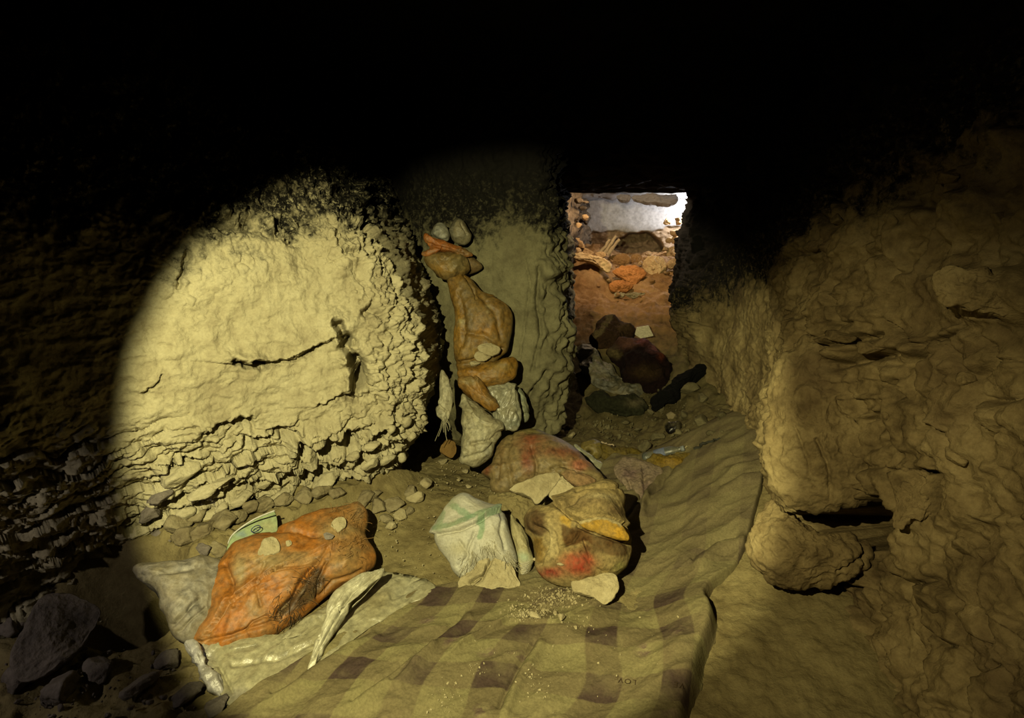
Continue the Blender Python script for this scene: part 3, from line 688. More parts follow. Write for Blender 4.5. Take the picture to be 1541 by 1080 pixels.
# rubble of the far chamber, parts of its floor and walls
ff = bpy.data.objects['floor_far']; fwl = bpy.data.objects['wall_far']
def far(name, out, y, tf, tb, mat, seed, par, **kw):
    c = np.mean(out, 0); return solid(name, out, depth_of(at_y(c[0], c[1], y)), tf, tb, mat, k=0.4, parent=par, N=90, R=24, wr=(0.008, 9.0), seed=seed, rough=0.006, facets=7, **kw)
far('stone', [(862, 378), (887, 381), (908, 388), (921, 397), (916, 409), (904, 401), (879, 391), (862, 386)], 5.5, 0.06, 0.08, 'ochre', 31, ff)
far('stone', [(967, 398), (972, 386), (985, 381), (998, 388), (1003, 402), (994, 413), (978, 411)], 5.75, 0.10, 0.12, 'ochre', 32, ff)
far('stone', [(922, 408), (938, 399), (959, 399), (974, 410), (961, 424), (953, 431), (941, 421)], 5.55, 0.07, 0.10, M['orange_stone'], 33, ff)
far('stone', [(917, 427), (933, 420), (952, 428), (943, 437), (922, 438)], 5.4, 0.05, 0.07, M['orange_stone'], 34, ff)
far('stone', [(914, 386), (942, 381), (950, 392), (941, 401), (922, 396)], 5.95, 0.06, 0.10, 'far_earth', 35, ff)
far('stone', [(941, 441), (969, 439), (966, 445), (950, 448)], 5.25, 0.02, 0.03, 'stone', 36, ff)
far('stone', [(925, 440), (938, 441), (938, 447), (926, 446)], 5.25, 0.02, 0.03, 'stone', 37, ff)
far('stone', [(1003, 396), (1017, 386), (1021, 392), (1010, 404)], 5.7, 0.05, 0.08, 'far_stone', 38, ff)
far('stone', [(950, 384), (965, 383), (968, 400), (955, 402)], 6.0, 0.05, 0.08, 'far_earth', 39, ff)
far('stone', [(866, 368), (880, 372), (894, 380), (880, 384), (866, 376)], 5.7, 0.05, 0.08, 'far_stone', 40, ff)
far('stone', [(896, 381), (908, 378), (912, 385), (900, 388)], 5.6, 0.03, 0.04, 'far_stone', 41, ff)
far('concrete_slab', [(950, 296), (975, 291), (1000, 292), (1018, 291), (1019, 305), (1000, 306), (985, 303), (970, 302)], 6.15, 0.06, 0.16, 'plaster', 42, bpy.data.objects['ceiling_far'])
far('stone', [(928, 294), (946, 292), (949, 299), (934, 300)], 6.2, 0.04, 0.12, 'plaster', 43, bpy.data.objects['ceiling_far'])
far('stone', [(1004, 374), (1018, 370), (1022, 384), (1006, 390)], 6.2, 0.05, 0.1, 'far_stone', 44, fwl)
for k in range(26):
    px = 864+rs.random()*20*(1-0.4*(k % 3)); py = 296+rs.random()*82; y = 5.35+rs.random()*0.5
    p = at_y(px, py, y); s = rs.uniform(0.02, 0.05)
    stone('stone', p, (s*1.3, s, s*0.9), 600+k, 'jamb' if k % 4 else 'far_stone', parent=bpy.data.objects['wall_far_left'], sub=3, rough=0.06)
for k in range(30):
    px = 868+rs.random()*140; py = 400+rs.random()*65; g = at_y(px, py, 5.1+1.1*(465-py)/65); s = rs.uniform(0.012, 0.03); g[2] = zf(g[0], g[1])+0.03
    stone('stone', g, (s*1.3, s, s*0.8), 640+k, 'far_earth' if k % 3 else 'far_stone', parent=ff, sub=3, rough=0.05)
for k in range(14):
    px = 1000+rs.random()*26; py = 330+rs.random()*60
    p = at_y(px, py, 6.1+rs.random()*0.4); s = rs.uniform(0.03, 0.06); stone('stone', p, (s, s, s*0.8), 680+k, 'far_stone', parent=fwl, sub=3, rough=0.06)

# ================================================================== THE CLOTH ON THE FLOOR
LE = [(200, 1180), (350, 1062), (455, 1000), (560, 930), (640, 893), (730, 880), (820, 840), (870, 770), (905, 705), (935, 686)]
RE = [(1020, 1190), (1046, 1080), (1066, 1000), (1082, 945), (1072, 912), (1082, 885), (1122, 845), (1146, 760), (1156, 700), (1146, 614)]
def make_sheet():
    nr, nc = 420, 420
    L = catmull(LE, nr); Rr = catmull(RE, nr)
    Lg = ground(L[:, 0], L[:, 1]); Rg = ground(Rr[:, 0], Rr[:, 1])
    u = np.linspace(0, 1, nc); P = Lg[:, None, :]*(1-u)[None, :, None]+Rg[:, None, :]*u[None, :, None]
    U = np.repeat(u[None, :], nr, 0).ravel(); T = np.repeat(np.linspace(0, 1, nr)[:, None], nc, 1).ravel()
    V = P.reshape(-1, 3).copy(); V[:, 2] = zf(V[:, 0], V[:, 1])
    Q = proj(V)
    w = np.stack([V[:, 0]*0.8+V[:, 1]*0.6, -V[:, 0]*0.6+V[:, 1]*0.8, V[:, 2]], -1)
    h = 0.024+0.020*fbm(V*3.5, 2)+0.010*(0.5-np.abs(perlin(w*np.array([3, 8, 3])))*2)+0.005*(0.5-np.abs(perlin(w*np.array([8, 19, 8])+4))*2)+0.0016*fbm(V*55, 3)
    h += 0.05*sm((U-0.80)/0.15)*sm((0.60-T)/0.2)            # padded long edge by the wall
    for poly, wd, am, md in [([(690, 990), (740, 955), (800, 930), (860, 905)], 3, 0.012, 1), ([(700, 985), (760, 945), (835, 952), (905, 905)], 2.2, 0.012, 1), ([(760, 1080), (790, 1020), (812, 985)], 4, 0.016, 0), ([(540, 1075), (590, 1040), (650, 990)], 4, 0.014, 0),
                             ([(950, 795), (975, 755), (990, 722), (1010, 700)], 3, 0.02, 0), ([(968, 700), (972, 745), (966, 785)], 3, 0.016, 0), ([(985, 765), (1005, 735), (1020, 712)], 3, 0.014, 0),
                             ([(600, 1050), (660, 985), (705, 945)], 4, 0.012, 0), ([(1100, 715), (1130, 705), (1150, 698)], 3, 0.012, 0), ([(1090, 745), (1120, 730), (1150, 722)], 3, 0.01, 0), ([(1050, 860), (1085, 830), (1115, 822)], 4, 0.02, 0), ([(420, 1060), (480, 1020), (560, 965)], 4, 0.012, 0)]:
        q = Q+2.5*np.stack([perlin(V*14), perlin(V*14+6)], -1); d, sd = segdist(q, poly)
        h += am*np.exp(-(d/(wd*2.2))**2) if md == 0 else am*np.where(sd < 0, np.exp(-d/14), np.exp(-(d/1.3)**2))
        if md == 0: d2, _ = segdist(q+np.array([wd*2.2, wd*2.0]), poly); h -= am*0.8*np.exp(-(d2/wd)**2)
    e = np.minimum(np.minimum(U/0.012, 1), np.minimum((1-T)/0.02, 1)); h = h*sm(e)+0.004
    h -= sm((U-0.955)/0.045)**2*0.085
    V[:, 2] += h
    # lattice of the plaid, fitted to crossings read off the cloth
    ctrl = [((532, 1007), 0, 0), ((623, 1021), 1, 0), ((742, 1015), 2, 0), ((911, 1039), 3, 0), ((1015, 1058), 4, 0), ((595, 955), 0, 1), ((686, 957), 1, 1), ((789, 958), 2, 1), ((904, 962), 3, 1), ((1019, 962), 4, 1), ((665, 902), 0, 2), ((1003, 904), 4, 2), ((1040, 843), 4, 3), ((930, 870), 3, 2.6)]
    G = ground(np.array([c[0][0] for c in ctrl]), np.array([c[0][1] for c in ctrl]), 0.02)[:, :2]; IJ = np.array([c[1:] for c in ctrl], float)
    A = np.c_[np.ones(len(G)), G]; X, *_ = np.linalg.lstsq(A, IJ, rcond=None); res = IJ-A@X
    D = np.linalg.norm(G[:, None]-G[None], axis=-1); K = np.exp(-(D/0.16)**2); wgt = np.linalg.solve(K+0.05*np.eye(len(G)), res)
    uv = np.c_[np.ones(len(V)), V[:, :2]]@X+np.exp(-(np.linalg.norm(V[:, None, :2]-G[None], axis=-1)/0.16)**2)@wgt
    m = bpy.data.materials.new('plaid_cotton_sheet'); nt, N = nodes(m)
    UVn = N('ShaderNodeTexCoord').outputs['UV']; g = N('ShaderNodeNewGeometry').outputs['Position']
    sx = N('ShaderNodeSeparateXYZ', ins={0: UVn})
    def band(o, wdt):
        f = math_(N, 'ABSOLUTE', math_(N, 'SUBTRACT', math_(N, 'FRACT', math_(N, 'ADD', o, 0.5)), 0.5))
        r = N('ShaderNodeMapRange', ins={0: f, 1: wdt-0.012, 2: wdt+0.012, 3: 1.0, 4: 0.0}); return r.outputs[0]
    b1, b2 = band(sx.outputs[0], 0.21), band(sx.outputs[1], 0.23)
    col = mixc(N, b1, (0.36, 0.315, 0.15), (0.25, 0.20, 0.105))
    col = mixc(N, math_(N, 'MULTIPLY', b2, 0.85), col, (0.27, 0.215, 0.115))
    col = mixc(N, math_(N, 'MULTIPLY', math_(N, 'MULTIPLY', b1, b2), 0.95), col, (0.105, 0.068, 0.058))
    n1 = noise(N, g, 5.5, 4, 0.6); n2 = noise(N, g, 12, 4, 0.6); n3 = noise(N, g, 150, 3, 0.6)
    # faded blossom print
    fl = ramp(N, N('ShaderNodeTexVoronoi', ins={'Vector': UVn, 'Scale': 1.6, 'Randomness': 0.9}).outputs['Distance'], [(0.10, 1.0), (0.26, 0.0)])
    pt = ramp(N, noise(N, UVn, 7.0, 2, 0.5), [(0.48, (0.20, 0.10, 0.13)), (0.56, (0.44, 0.37, 0.20))])
    col = mixc(N, math_(N, 'MULTIPLY', fl, 0.6), col, pt)
    col = mixc(N, ramp(N, n1, [(0.42, 0.0), (0.66, 0.75)]), col, (0.33, 0.275, 0.14))
    col = mixc(N, ramp(N, n2, [(0.55, 0.0), (0.75, 0.5)]), col, (0.24, 0.18, 0.10))
    # far part lies under a film of grey silt
    yy = N('ShaderNodeSeparateXYZ', ins={0: g}).outputs[1]
    far_ = N('ShaderNodeMapRange', ins={0: yy, 1: 1.75, 2: 2.1, 3: 0.0, 4: 0.55}).outputs[0]
    col = mixc(N, far_, col, (0.30, 0.25, 0.135))
    col = mixc(N, 1.0, col, ramp(N, n3, [(0.3, (0.54*AL,)*3), (0.7, (0.78*AL,)*3)]), 'MULTIPLY')
    finish(nt, N, col, 0.95, (math_(N, 'ADD', math_(N, 'MULTIPLY', n3, 0.5), n2), 0.006, 0.5), 0.1)
    o = link('plaid_sheet', V, gridfaces(nr, nc), m, uv=uv)
    if (vnormals(V, gridfaces(nr, nc))[:, 2]).mean() < 0: o.data.flip_normals()
    sol = o.modifiers.new('thickness', 'SOLIDIFY'); sol.thickness = 0.004; sol.offset = -1
    tag(o, 'large dusty plaid cloth sheet with purple and olive checks spread over the passage floor', 'cloth')
    return o, V, proj(V)
sheet, SV, SQ = make_sheet()
def cells():
    key = (SQ[:, 0]//8).astype(int)*10000+(SQ[:, 1]//8).astype(int); o = np.argsort(key, kind='stable'); ks, st = np.unique(key[o], return_index=True)
    parts = np.split(o, st[1:]); return {(int((k+5000)//10000), int(k-((k+5000)//10000)*10000)): v for k, v in zip(ks, parts)}
SQC = [cells()]
def on_sheet(px, py, lift=0.0015):
    px = np.atleast_1d(px); py = np.atleast_1d(py); out = []
    for a, b in zip(px, py):
        c0 = SQC[0].get((int(a//8), int(b//8)))
        i = np.arange(len(SQ))[::37] if c0 is None else c0
        i = i[np.argsort((SQ[i, 0]-a)**2+(SQ[i, 1]-b)**2)[:3]]; p = SV[i].mean(0); k = depth_of(p)
        q = at_depth(a, b, k); out.append(q+np.array([0, -0.3, 1])*lift)
    return np.array(out)
M['ink'] = painted('faded_print', 0.95, 0.05, 0.2, 60, 0.6)
def lettering(word, cx, cy, hpx, ang, col, spread=1.0):
    c = bpy.data.curves.new('lettering', 'FONT'); c.body = word; c.size = 1; c.align_x = 'CENTER'; c.align_y = 'CENTER'; c.space_character = 1.25
    t = bpy.data.objects.new('lettering_curve', c); COL.objects.link(t)
    me = t.to_mesh(); import bmesh
    bm = bmesh.new(); bm.from_mesh(me); bmesh.ops.triangulate(bm, faces=bm.faces)
    v = np.array([x.co[:2] for x in bm.verts]); f = np.array([[q.index for q in p.verts] for p in bm.faces]); bm.free()
    t.to_mesh_clear(); COL.objects.unlink(t); bpy.data.objects.remove(t)
    a = radians(ang); s = hpx/0.7
    X = v[:, 0]*s*spread; Y = v[:, 1]*s*0.85
    W3 = on_sheet(cx+X*cos(a)+Y*sin(a), cy+X*sin(a)-Y*cos(a), 0.0022)
    o = link('lettering', W3, f, 'ink', sheet, col=np.array(col)*np.ones((len(v), 1)), smooth=False); return o
lettering('LOV', 944, 1025, 9, 188, (0.075, 0.05, 0.03))
lettering('E', 928, 1019, 9, 188, (0.17, 0.13, 0.07))
lettering('VE', 1022, 1031, 10, 190, (0.075, 0.05, 0.03))

# ================================================================== SACKS, BUNDLES, LITTER
OR = (0.39, 0.140, 0.018); DUST = (0.34, 0.27, 0.13); OLV = (0.22, 0.155, 0.05); WHT = (0.56, 0.545, 0.46)
def thing(o, label, cat, group=None): return tag(o, label, cat, group)

# ---- orange sack
q = solid('orange_sack', [(320, 983), (297, 972), (290, 960), (310, 917), (313, 866), (347, 823), (367, 812), (410, 797), (463, 767), (513, 756), (540, 752), (551, 768), (549, 800), (562, 822), (560, 843), (540, 858), (507, 877), (477, 903), (457, 923), (427, 941), (387, 964), (347, 978)],
    gd(430, 870, 0.08), 0.085, 0.10, 'plastic', k=0.75, N=260, R=90, wr=(0.0075, 8.0), aniso=(32, 1.8), seed=1, base=OR,
    creases=[([(307, 962), (340, 910), (380, 880), (413, 858), (447, 843), (490, 822)], 14, 0.024, 'fold'), ([(312, 955), (345, 907), (383, 877), (413, 856)], 1.8, 0.010), ([(413, 858), (450, 852), (478, 845), (492, 825)], 2.0, 0.010),
             ([(477, 845), (458, 868), (445, 893), (420, 925)], 4.5, 0.022), ([(367, 950), (380, 935), (400, 926), (422, 934)], 2.0, 0.010), ([(300, 965), (350, 955), (420, 930)], 3, 0.010),
             ([(340, 850), (352, 880), (350, 910)], 3.5, 0.012), ([(410, 800), (450, 800), (480, 808)], 3, 0.010), ([(480, 900), (500, 872), (540, 855)], 3, 0.010), ([(492, 845), (480, 870), (478, 898)], 2.5, 0.012), ([(400, 850), (385, 880), (392, 910)], 3, 0.008)],
    bumps=[(395, 945, 22, 0.02), (520, 850, 22, 0.018), (440, 880, 26, 0.014), (380, 835, 40, 0.012), (525, 800, 30, 0.012)],
    paint=[('dot', (405, 845), (45, 16), DUST, 0.75), ('dot', (362, 862), (10, 26), DUST, 0.8), ('dot', (385, 910), (12, 26), (0.36, 0.22, 0.09), 0.7), ('dot', (520, 845), (38, 20), (0.34, 0.20, 0.07), 0.85), ('dot', (525, 795), (34, 40), (0.30, 0.19, 0.07), 0.75),
           ('dot', (500, 800), (22, 14), DUST, 0.6), ('poly', [(478, 850), (492, 870), (478, 902), (440, 925), (415, 930), (430, 905), (455, 880)], (0.075, 0.045, 0.018), 5, 0.9), ('dot', (400, 935), (26, 12), (0.36, 0.15, 0.04), 0.7), ('dot', (455, 840), (26, 10), DUST, 0.5), ('dot', (340, 935), (24, 16), (0.45, 0.15, 0.03), 0.6),
           ('dot', (541, 768), (8, 16), (0.33, 0.22, 0.10), 0.9)])
thing(q, 'torn orange plastic sack filled with earth lying below the pale rock face', 'sack')
depQ = gd(430, 870, 0.08)
def on_vis(o, px, py, r=3.0):
    me = o.data; v = np.empty(len(me.vertices)*3); me.vertices.foreach_get('co', v); v = v.reshape(-1, 3)
    d = np.hypot(*(proj(v)-[px, py]).T); k = (v-CAM)@FW; m = d < r
    if not m.any(): m = d < d.min()+2
    i = np.where(m)[0]; return v[i[np.argmin(k[i])]]
def fray(par, o, seeds, n, length, col, name='frayed_threads', mat='thing', up=0.5, rad=0.0007):
    rg = np.random.default_rng(len(seeds)*7+n); paths = []; rad_ = []
    me = o.data; vv = np.empty(len(me.vertices)*3); me.vertices.foreach_get('co', vv); vv = vv.reshape(-1, 3); qq = proj(vv); kk = (vv-CAM)@FW
    for j in range(n):
        sx, sy, rr = seeds[j % len(seeds)][:3]; px = sx+rg.normal()*rr; py = sy+rg.normal()*rr
        d = np.hypot(qq[:, 0]-px, qq[:, 1]-py); i = np.where(d < 3)[0]
        if not len(i): continue
        p = vv[i[np.argmin(kk[i])]]; dr = seeds[j % len(seeds)][3] if len(seeds[0]) > 3 else None
        d0 = (RT*dr[0]-UP*dr[1])*0.9+rg.normal(size=3)*0.35 if dr else rg.normal(size=3)
        d0 = d0-FW*0.25; d0 /= np.linalg.norm(d0); c = rg.normal(size=3)*0.7; t = np.linspace(0, 1, 7)[:, None]; Ls = length*rg.uniform(0.4, 1.2)
        paths.append(p-FW*0.002+d0*t*Ls+c*Ls*0.4*t*t-np.array([0, 0, 0.4*Ls])*t*t); rad_.append(rad)
    v, f = tube(paths, rad_, 4)
    return tag(link(name, v, f, mat, par, col=np.array(col)*np.ones((len(v), 1))), kind='stuff')
fray(q, q, [(520, 790, 16), (535, 775, 10), (540, 810, 10), (505, 775, 10), (525, 825, 10)], 260, 0.030, (0.36, 0.20, 0.07))
fray(q, q, [(462, 885, 12), (440, 910, 12), (470, 865, 10), (420, 928, 8)], 200, 0.035, (0.10, 0.06, 0.025), 'frayed_fibres')
fray(q, q, [(447, 922, 4, (-0.2, 1.0)), (440, 930, 4, (-0.2, 1))], 16, 0.07, (0.07, 0.055, 0.03), 'hanging_threads')
def resting(name, out, par_o, tf, tb, mat, seed, label, cat='stone', lift=0.004, facets=8, **kw):
    c = np.mean(out, 0); d = depth_of(on_vis(par_o, c[0], c[1]))-lift
    return thing(solid(name, out, d, tf, tb, mat, k=0.5, N=90, R=30, wr=(0.003, 18.0), seed=seed, rough=0.002, facets=facets, **kw), label, cat)
resting('stone', [(387, 832), (396, 812), (406, 807), (416, 810), (421, 826), (412, 833), (398, 835)], q, 0.018, 0.03, 'stone', 51, 'flat pale stone lying on the middle of the orange sack')
resting('stone', [(498, 792), (503, 780), (516, 776), (521, 786), (513, 798), (504, 801)], q, 0.014, 0.03, 'stone', 52, 'small pale stone caught among frayed fibres at the top end of the orange sack')
resting('stone', [(487, 803), (494, 800), (503, 804), (500, 810), (490, 810)], q, 0.008, 0.012, 'grey_rock', 53, 'tiny dark grey pebble below the fibres of the orange sack')
resting('stone', [(430, 814), (437, 812), (439, 818), (432, 821)], q, 0.006, 0.012, 'stone', 54, 'tiny pale pebble just right of the flat stone on the orange sack')
# ---- lid behind the orange sack
dl = depQ+0.085
lid = bpy.data.objects.new('tub_lid', None); COL.objects.link(lid); thing(lid, 'pale green round tub lid with a white rim standing behind the orange sack', 'lid')
arc = catmull([(341, 826), (348, 808), (362, 795), (382, 782), (400, 774), (413, 769)], 60)
low = [(418, 790), (414, 812), (390, 840), (360, 850), (342, 842)]
lp = solid('lid_panel', list(map(tuple, arc[::6]))+[(414, 770)]+low, dl, 0.004, 0.006, 'thing', k=0.5, parent=lid, N=120, R=30, wr=(0.001, 9.0), seed=3, base=(0.33, 0.42, 0.22), paint=[('dot', (405, 790), (14, 10), (0.40, 0.38, 0.2), 0.7), ('dot', (362, 805), (8, 5), (0.20, 0.28, 0.30), 0.8)])
v, f = tube([at_depth(arc[:, 0], arc[:, 1], dl-0.010)+np.array([0, 0, 0.002])], [0.0028], 8); link('lid_rim', v, f, 'thing', lid, col=np.array([0.75, 0.74, 0.66])*np.ones((len(v), 1)))
th = np.linspace(0, 2*pi, 41); ov = np.stack([385+7.4*np.cos(th)*cos(-0.5)-4.0*np.sin(th)*sin(-0.5), 795.5+7.4*np.cos(th)*sin(-0.5)+4.0*np.sin(th)*cos(-0.5)], -1)
v, f = tube([at_depth(ov[:, 0], ov[:, 1], dl-0.014)], [0.0016], 6)
ovo = link('emblem_ring', v, f, 'thing', lid, col=np.array([0.03, 0.035, 0.14])*np.ones((len(v), 1))); ovo['label'] = 'dark blue oval emblem'
gl = np.array([(382.5, 798.5), (385.5, 794.5), (388, 793)]); v, f = tube([at_depth(gl[:, 0], gl[:, 1], dl-0.014), at_depth(np.array([383.5, 386.5]), np.array([794.5, 797]), dl-0.014)], [0.0009, 0.0009], 5)
link('emblem_mark', v, f, 'thing', lid, col=np.array([0.05, 0.06, 0.18])*np.ones((len(v), 1)))

# ---- white plastic under and below the orange sack
thing(solid('plastic_sheet', [(276, 958), (292, 982), (318, 1022), (345, 1060), (380, 1056), (440, 1025), (500, 985), (560, 942), (612, 910), (650, 893), (654, 878), (630, 868), (590, 860), (555, 862), (520, 890), (470, 925), (400, 965), (330, 978)],
    gd(470, 950, 0.040), 0.010, 0.012, 'film', k=6, N=280, R=90, pw=(3.0, 0.6), wr=(0.008, 12.0), aniso=(35, 2.4), seed=5, base=(0.40, 0.37, 0.235),
    paint=[('dot', (610, 885), (40, 18), (0.50, 0.48, 0.34), 0.7), ('dot', (300, 990), (18, 30), (0.40, 0.38, 0.36), 0.8), ('dot', (360, 1050), (26, 12), (0.22, 0.2, 0.18), 0.7), ('dot', (450, 1000), (60, 20), (0.44, 0.40, 0.26), 0.6), ('dot', (560, 900), (30, 20), (0.33, 0.28, 0.15), 0.7)],
    creases=[([(300, 985), (330, 1000), (350, 1040)], 3, 0.01), ([(350, 1000), (420, 990), (480, 960)], 4, 0.01), ([(400, 1035), (450, 1000)], 3, 0.008), ([(590, 900), (620, 880), (650, 868)], 3, 0.008)]), 'wide sheet of dusty translucent white plastic spread beneath the orange sack', 'plastic sheet')
thing(solid('plastic_strip', [(577, 852), (574, 868), (556, 878), (534, 900), (512, 935), (492, 968), (470, 1006), (460, 1006), (470, 972), (486, 935), (494, 905), (512, 882), (540, 862)], gd(520, 925, 0.085), 0.022, 0.03, 'film', k=0.9, N=200, R=40, wr=(0.006, 16.0), aniso=(50, 4.0), seed=6, base=(0.58, 0.55, 0.40),
    creases=[([(570, 860), (530, 890), (505, 930), (470, 990)], 2.2, 0.014), ([(560, 858), (520, 885), (495, 920), (478, 960)], 1.8, 0.010)]), 'twisted white plastic strip trailing from the lower edge of the orange sack', 'plastic strip')
thing(solid('grey_sack', [(200, 850), (238, 842), (275, 836), (318, 834), (348, 850), (336, 900), (308, 945), (286, 966), (262, 950), (246, 915), (225, 880)], gd(280, 900, 0.08), 0.06, 0.10, 'plastic', k=0.8, seed=7, base=(0.27, 0.245, 0.20), wr=(0.007, 9.0),
    creases=[([(262, 940), (285, 915), (300, 900)], 3, 0.012), ([(270, 950), (290, 930), (310, 915)], 2, 0.01), ([(215, 868), (250, 860), (300, 850)], 4, 0.01)], paint=[('dot', (215, 858), (16, 12), (0.36, 0.33, 0.30), 0.8)]), 'dust-grey sack slumped between the orange sack and the dark pit', 'sack')
thing(solid('plastic_scrap', [(278, 970), (290, 962), (306, 985), (322, 1012), (340, 1040), (332, 1048), (314, 1030), (296, 1005)], gd(305, 1000, 0.06), 0.016, 0.02, 'film', k=1.0, N=120, R=30, seed=8, base=(0.45, 0.43, 0.42), wr=(0.006, 20.0)), 'crumpled greyish plastic scrap along the tip of the plastic sheet beside the pit', 'plastic scrap')
thing(solid('rock', [(16, 985), (40, 930), (62, 897), (88, 890), (126, 898), (152, 918), (138, 952), (108, 988), (72, 1012), (30, 1022)], gd(85, 960, 0.10), 0.035, 0.12, 'grey_rock', k=0.5, seed=9, facets=5, rough=0.003, wr=(0.006, 9.0)), 'large flat-faced grey rock at the edge of the dark pit', 'rock')
thing(solid('rock', [(203, 850), (220, 848), (240, 856), (234, 872), (222, 884), (210, 866)], gd(222, 870, 0.16), 0.02, 0.05, 'grey_rock', k=0.7, N=80, R=24, seed=10, facets=6, rough=0.002), 'small pale grey rock perched at the top corner of the dust-grey sack', 'rock')

# ---- middle group
dM = gd(865, 820, 0.12)
m = solid('cloth_bundle', [(820, 756), (838, 743), (867, 731), (918, 720), (936, 733), (941, 760), (943, 785), (948, 805), (945, 842), (924, 861), (893, 866), (858, 877), (827, 870), (807, 852), (802, 829), (797, 806), (787, 792), (791, 769), (803, 757)],
    dM, 0.12, 0.10, 'cloth', k=0.5, N=260, R=90, pw=(2.6, 0.6), wr=(0.007, 7.0), aniso=(-12, 1.8), seed=11, base=(0.31, 0.235, 0.10),
    creases=[([(833, 752), (855, 772), (874, 784), (905, 779), (938, 790)], 16, 0.022, 'fold'), ([(834, 756), (856, 775), (873, 785)], 2.4, 0.018), ([(870, 790), (890, 802), (920, 812), (945, 818)], 2.4, 0.018), ([(832, 800), (838, 830), (828, 862)], 4, 0.010), ([(806, 790), (822, 800), (822, 815), (812, 850)], 3.5, 0.018), ([(875, 830), (890, 850), (905, 860)], 3, 0.010),
             ([(878, 812), (885, 830), (888, 840)], 2.5, 0.012), ([(845, 822), (862, 815), (872, 800)], 3, 0.010), ([(868, 740), (895, 735), (932, 733)], 2.5, 0.014), ([(850, 765), (870, 750), (880, 745)], 3, 0.012)],
    bumps=[(900, 755, 30, 0.022), (905, 800, 22, 0.02), (870, 850, 26, 0.02), (808, 785, 16, 0.018)],
    paint=[('poly', [(842, 790), (872, 792), (898, 806), (942, 812), (942, 836), (915, 835), (885, 815), (860, 820), (850, 822)], (0.085, 0.043, 0.015), 2.5, 0.97), ('poly', [(846, 775), (860, 780), (858, 792), (845, 788)], (0.48, 0.29, 0.03), 3, 0.85),
           ('dot', (868, 846), (26, 15), (0.30, 0.013, 0.008), 1.0), ('dot', (882, 838), (10, 16), (0.28, 0.018, 0.01), 0.8), ('dot', (828, 862), (24, 9), (0.26, 0.035, 0.025), 0.9), ('poly', [(793, 775), (806, 768), (822, 772), (824, 790), (818, 806), (800, 806), (788, 796)], (0.075, 0.040, 0.018), 4, 0.92), ('poly', [(800, 810), (816, 810), (818, 828), (812, 846), (802, 838)], (0.19, 0.11, 0.018), 3, 0.85),
           ('dot', (880, 758), (40, 12), (0.20, 0.145, 0.07), 0.8), ('dot', (905, 826), (38, 9), (0.10, 0.055, 0.02), 0.9), ('dot', (925, 770), (20, 10), (0.13, 0.085, 0.04), 0.9), ('dot', (905, 750), (26, 5), (0.48, 0.40, 0.22), 0.6), ('dot', (932, 852), (10, 9), (0.28, 0.26, 0.09), 0.8), ('dot', (830, 815), (9, 28), (0.45, 0.37, 0.19), 0.9)])
thing(m, 'big blanket bundle in brown and mustard bands with a bright red patch low in front', 'bundle')
fo = solid('rolled_fold', [(871, 786), (884, 779), (907, 777), (932, 786), (947, 802), (943, 813), (918, 808), (888, 797)], depth_of(on_vis(m, 905, 795))+0.002, 0.022, 0.03, 'cloth', k=0.4, parent=m, N=120, R=36, wr=(0.003, 14.0), seed=12, base=(0.36, 0.21, 0.025), paint=[('line', [(873, 784), (907, 778), (934, 787)], 4, (0.50, 0.42, 0.22), 0.9), ('dot', (932, 800), (9, 8), (0.55, 0.31, 0.03), 0.8)])
fo['label'] = 'mustard yellow rolled fold'
k_ = solid('red_sack', [(724, 707), (740, 694), (745, 668), (768, 648), (804, 642), (834, 653), (868, 674), (892, 697), (910, 722), (880, 735), (846, 724), (804, 730), (775, 734), (758, 739), (741, 733), (738, 715)],
    gd(815, 715, 0.09), 0.09, 0.14, 'plastic', k=0.6, N=240, R=80, wr=(0.006, 7.0), aniso=(20, 1.8), seed=13, base=(0.27, 0.20, 0.088),
    creases=[([(806, 722), (808, 700), (800, 675)], 3, 0.012), ([(770, 650), (762, 690), (770, 728)], 3.5, 0.010), ([(830, 705), (850, 700), (880, 705)], 3, 0.01), ([(845, 700), (880, 715), (905, 722)], 3, 0.012), ([(752, 690), (750, 720)], 3, 0.010)], bumps=[(815, 690, 26, 0.015)],
    paint=[('dot', (800, 664), (22, 12), (0.26, 0.05, 0.022), 0.85), ('dot', (795, 690), (11, 22), (0.25, 0.055, 0.026), 0.85), ('dot', (848, 682), (40, 9), (0.26, 0.085, 0.04), 0.85), ('dot', (872, 700), (16, 9), (0.44, 0.14, 0.08), 0.8), ('dot', (800, 647), (34, 6), (0.20, 0.17, 0.05), 0.8), ('dot', (752, 690), (9, 34), (0.24, 0.15, 0.06), 0.85), ('dot', (733, 706), (8, 8), (0.22, 0.07, 0.03), 0.9), ('dot', (850, 662), (20, 6), (0.18, 0.09, 0.045), 0.8), ('dot', (770, 700), (8, 24), (0.26, 0.17, 0.07), 0.6)])
thing(k_, 'beige sack with washed-out red blotches lying behind the blanket bundle', 'sack')
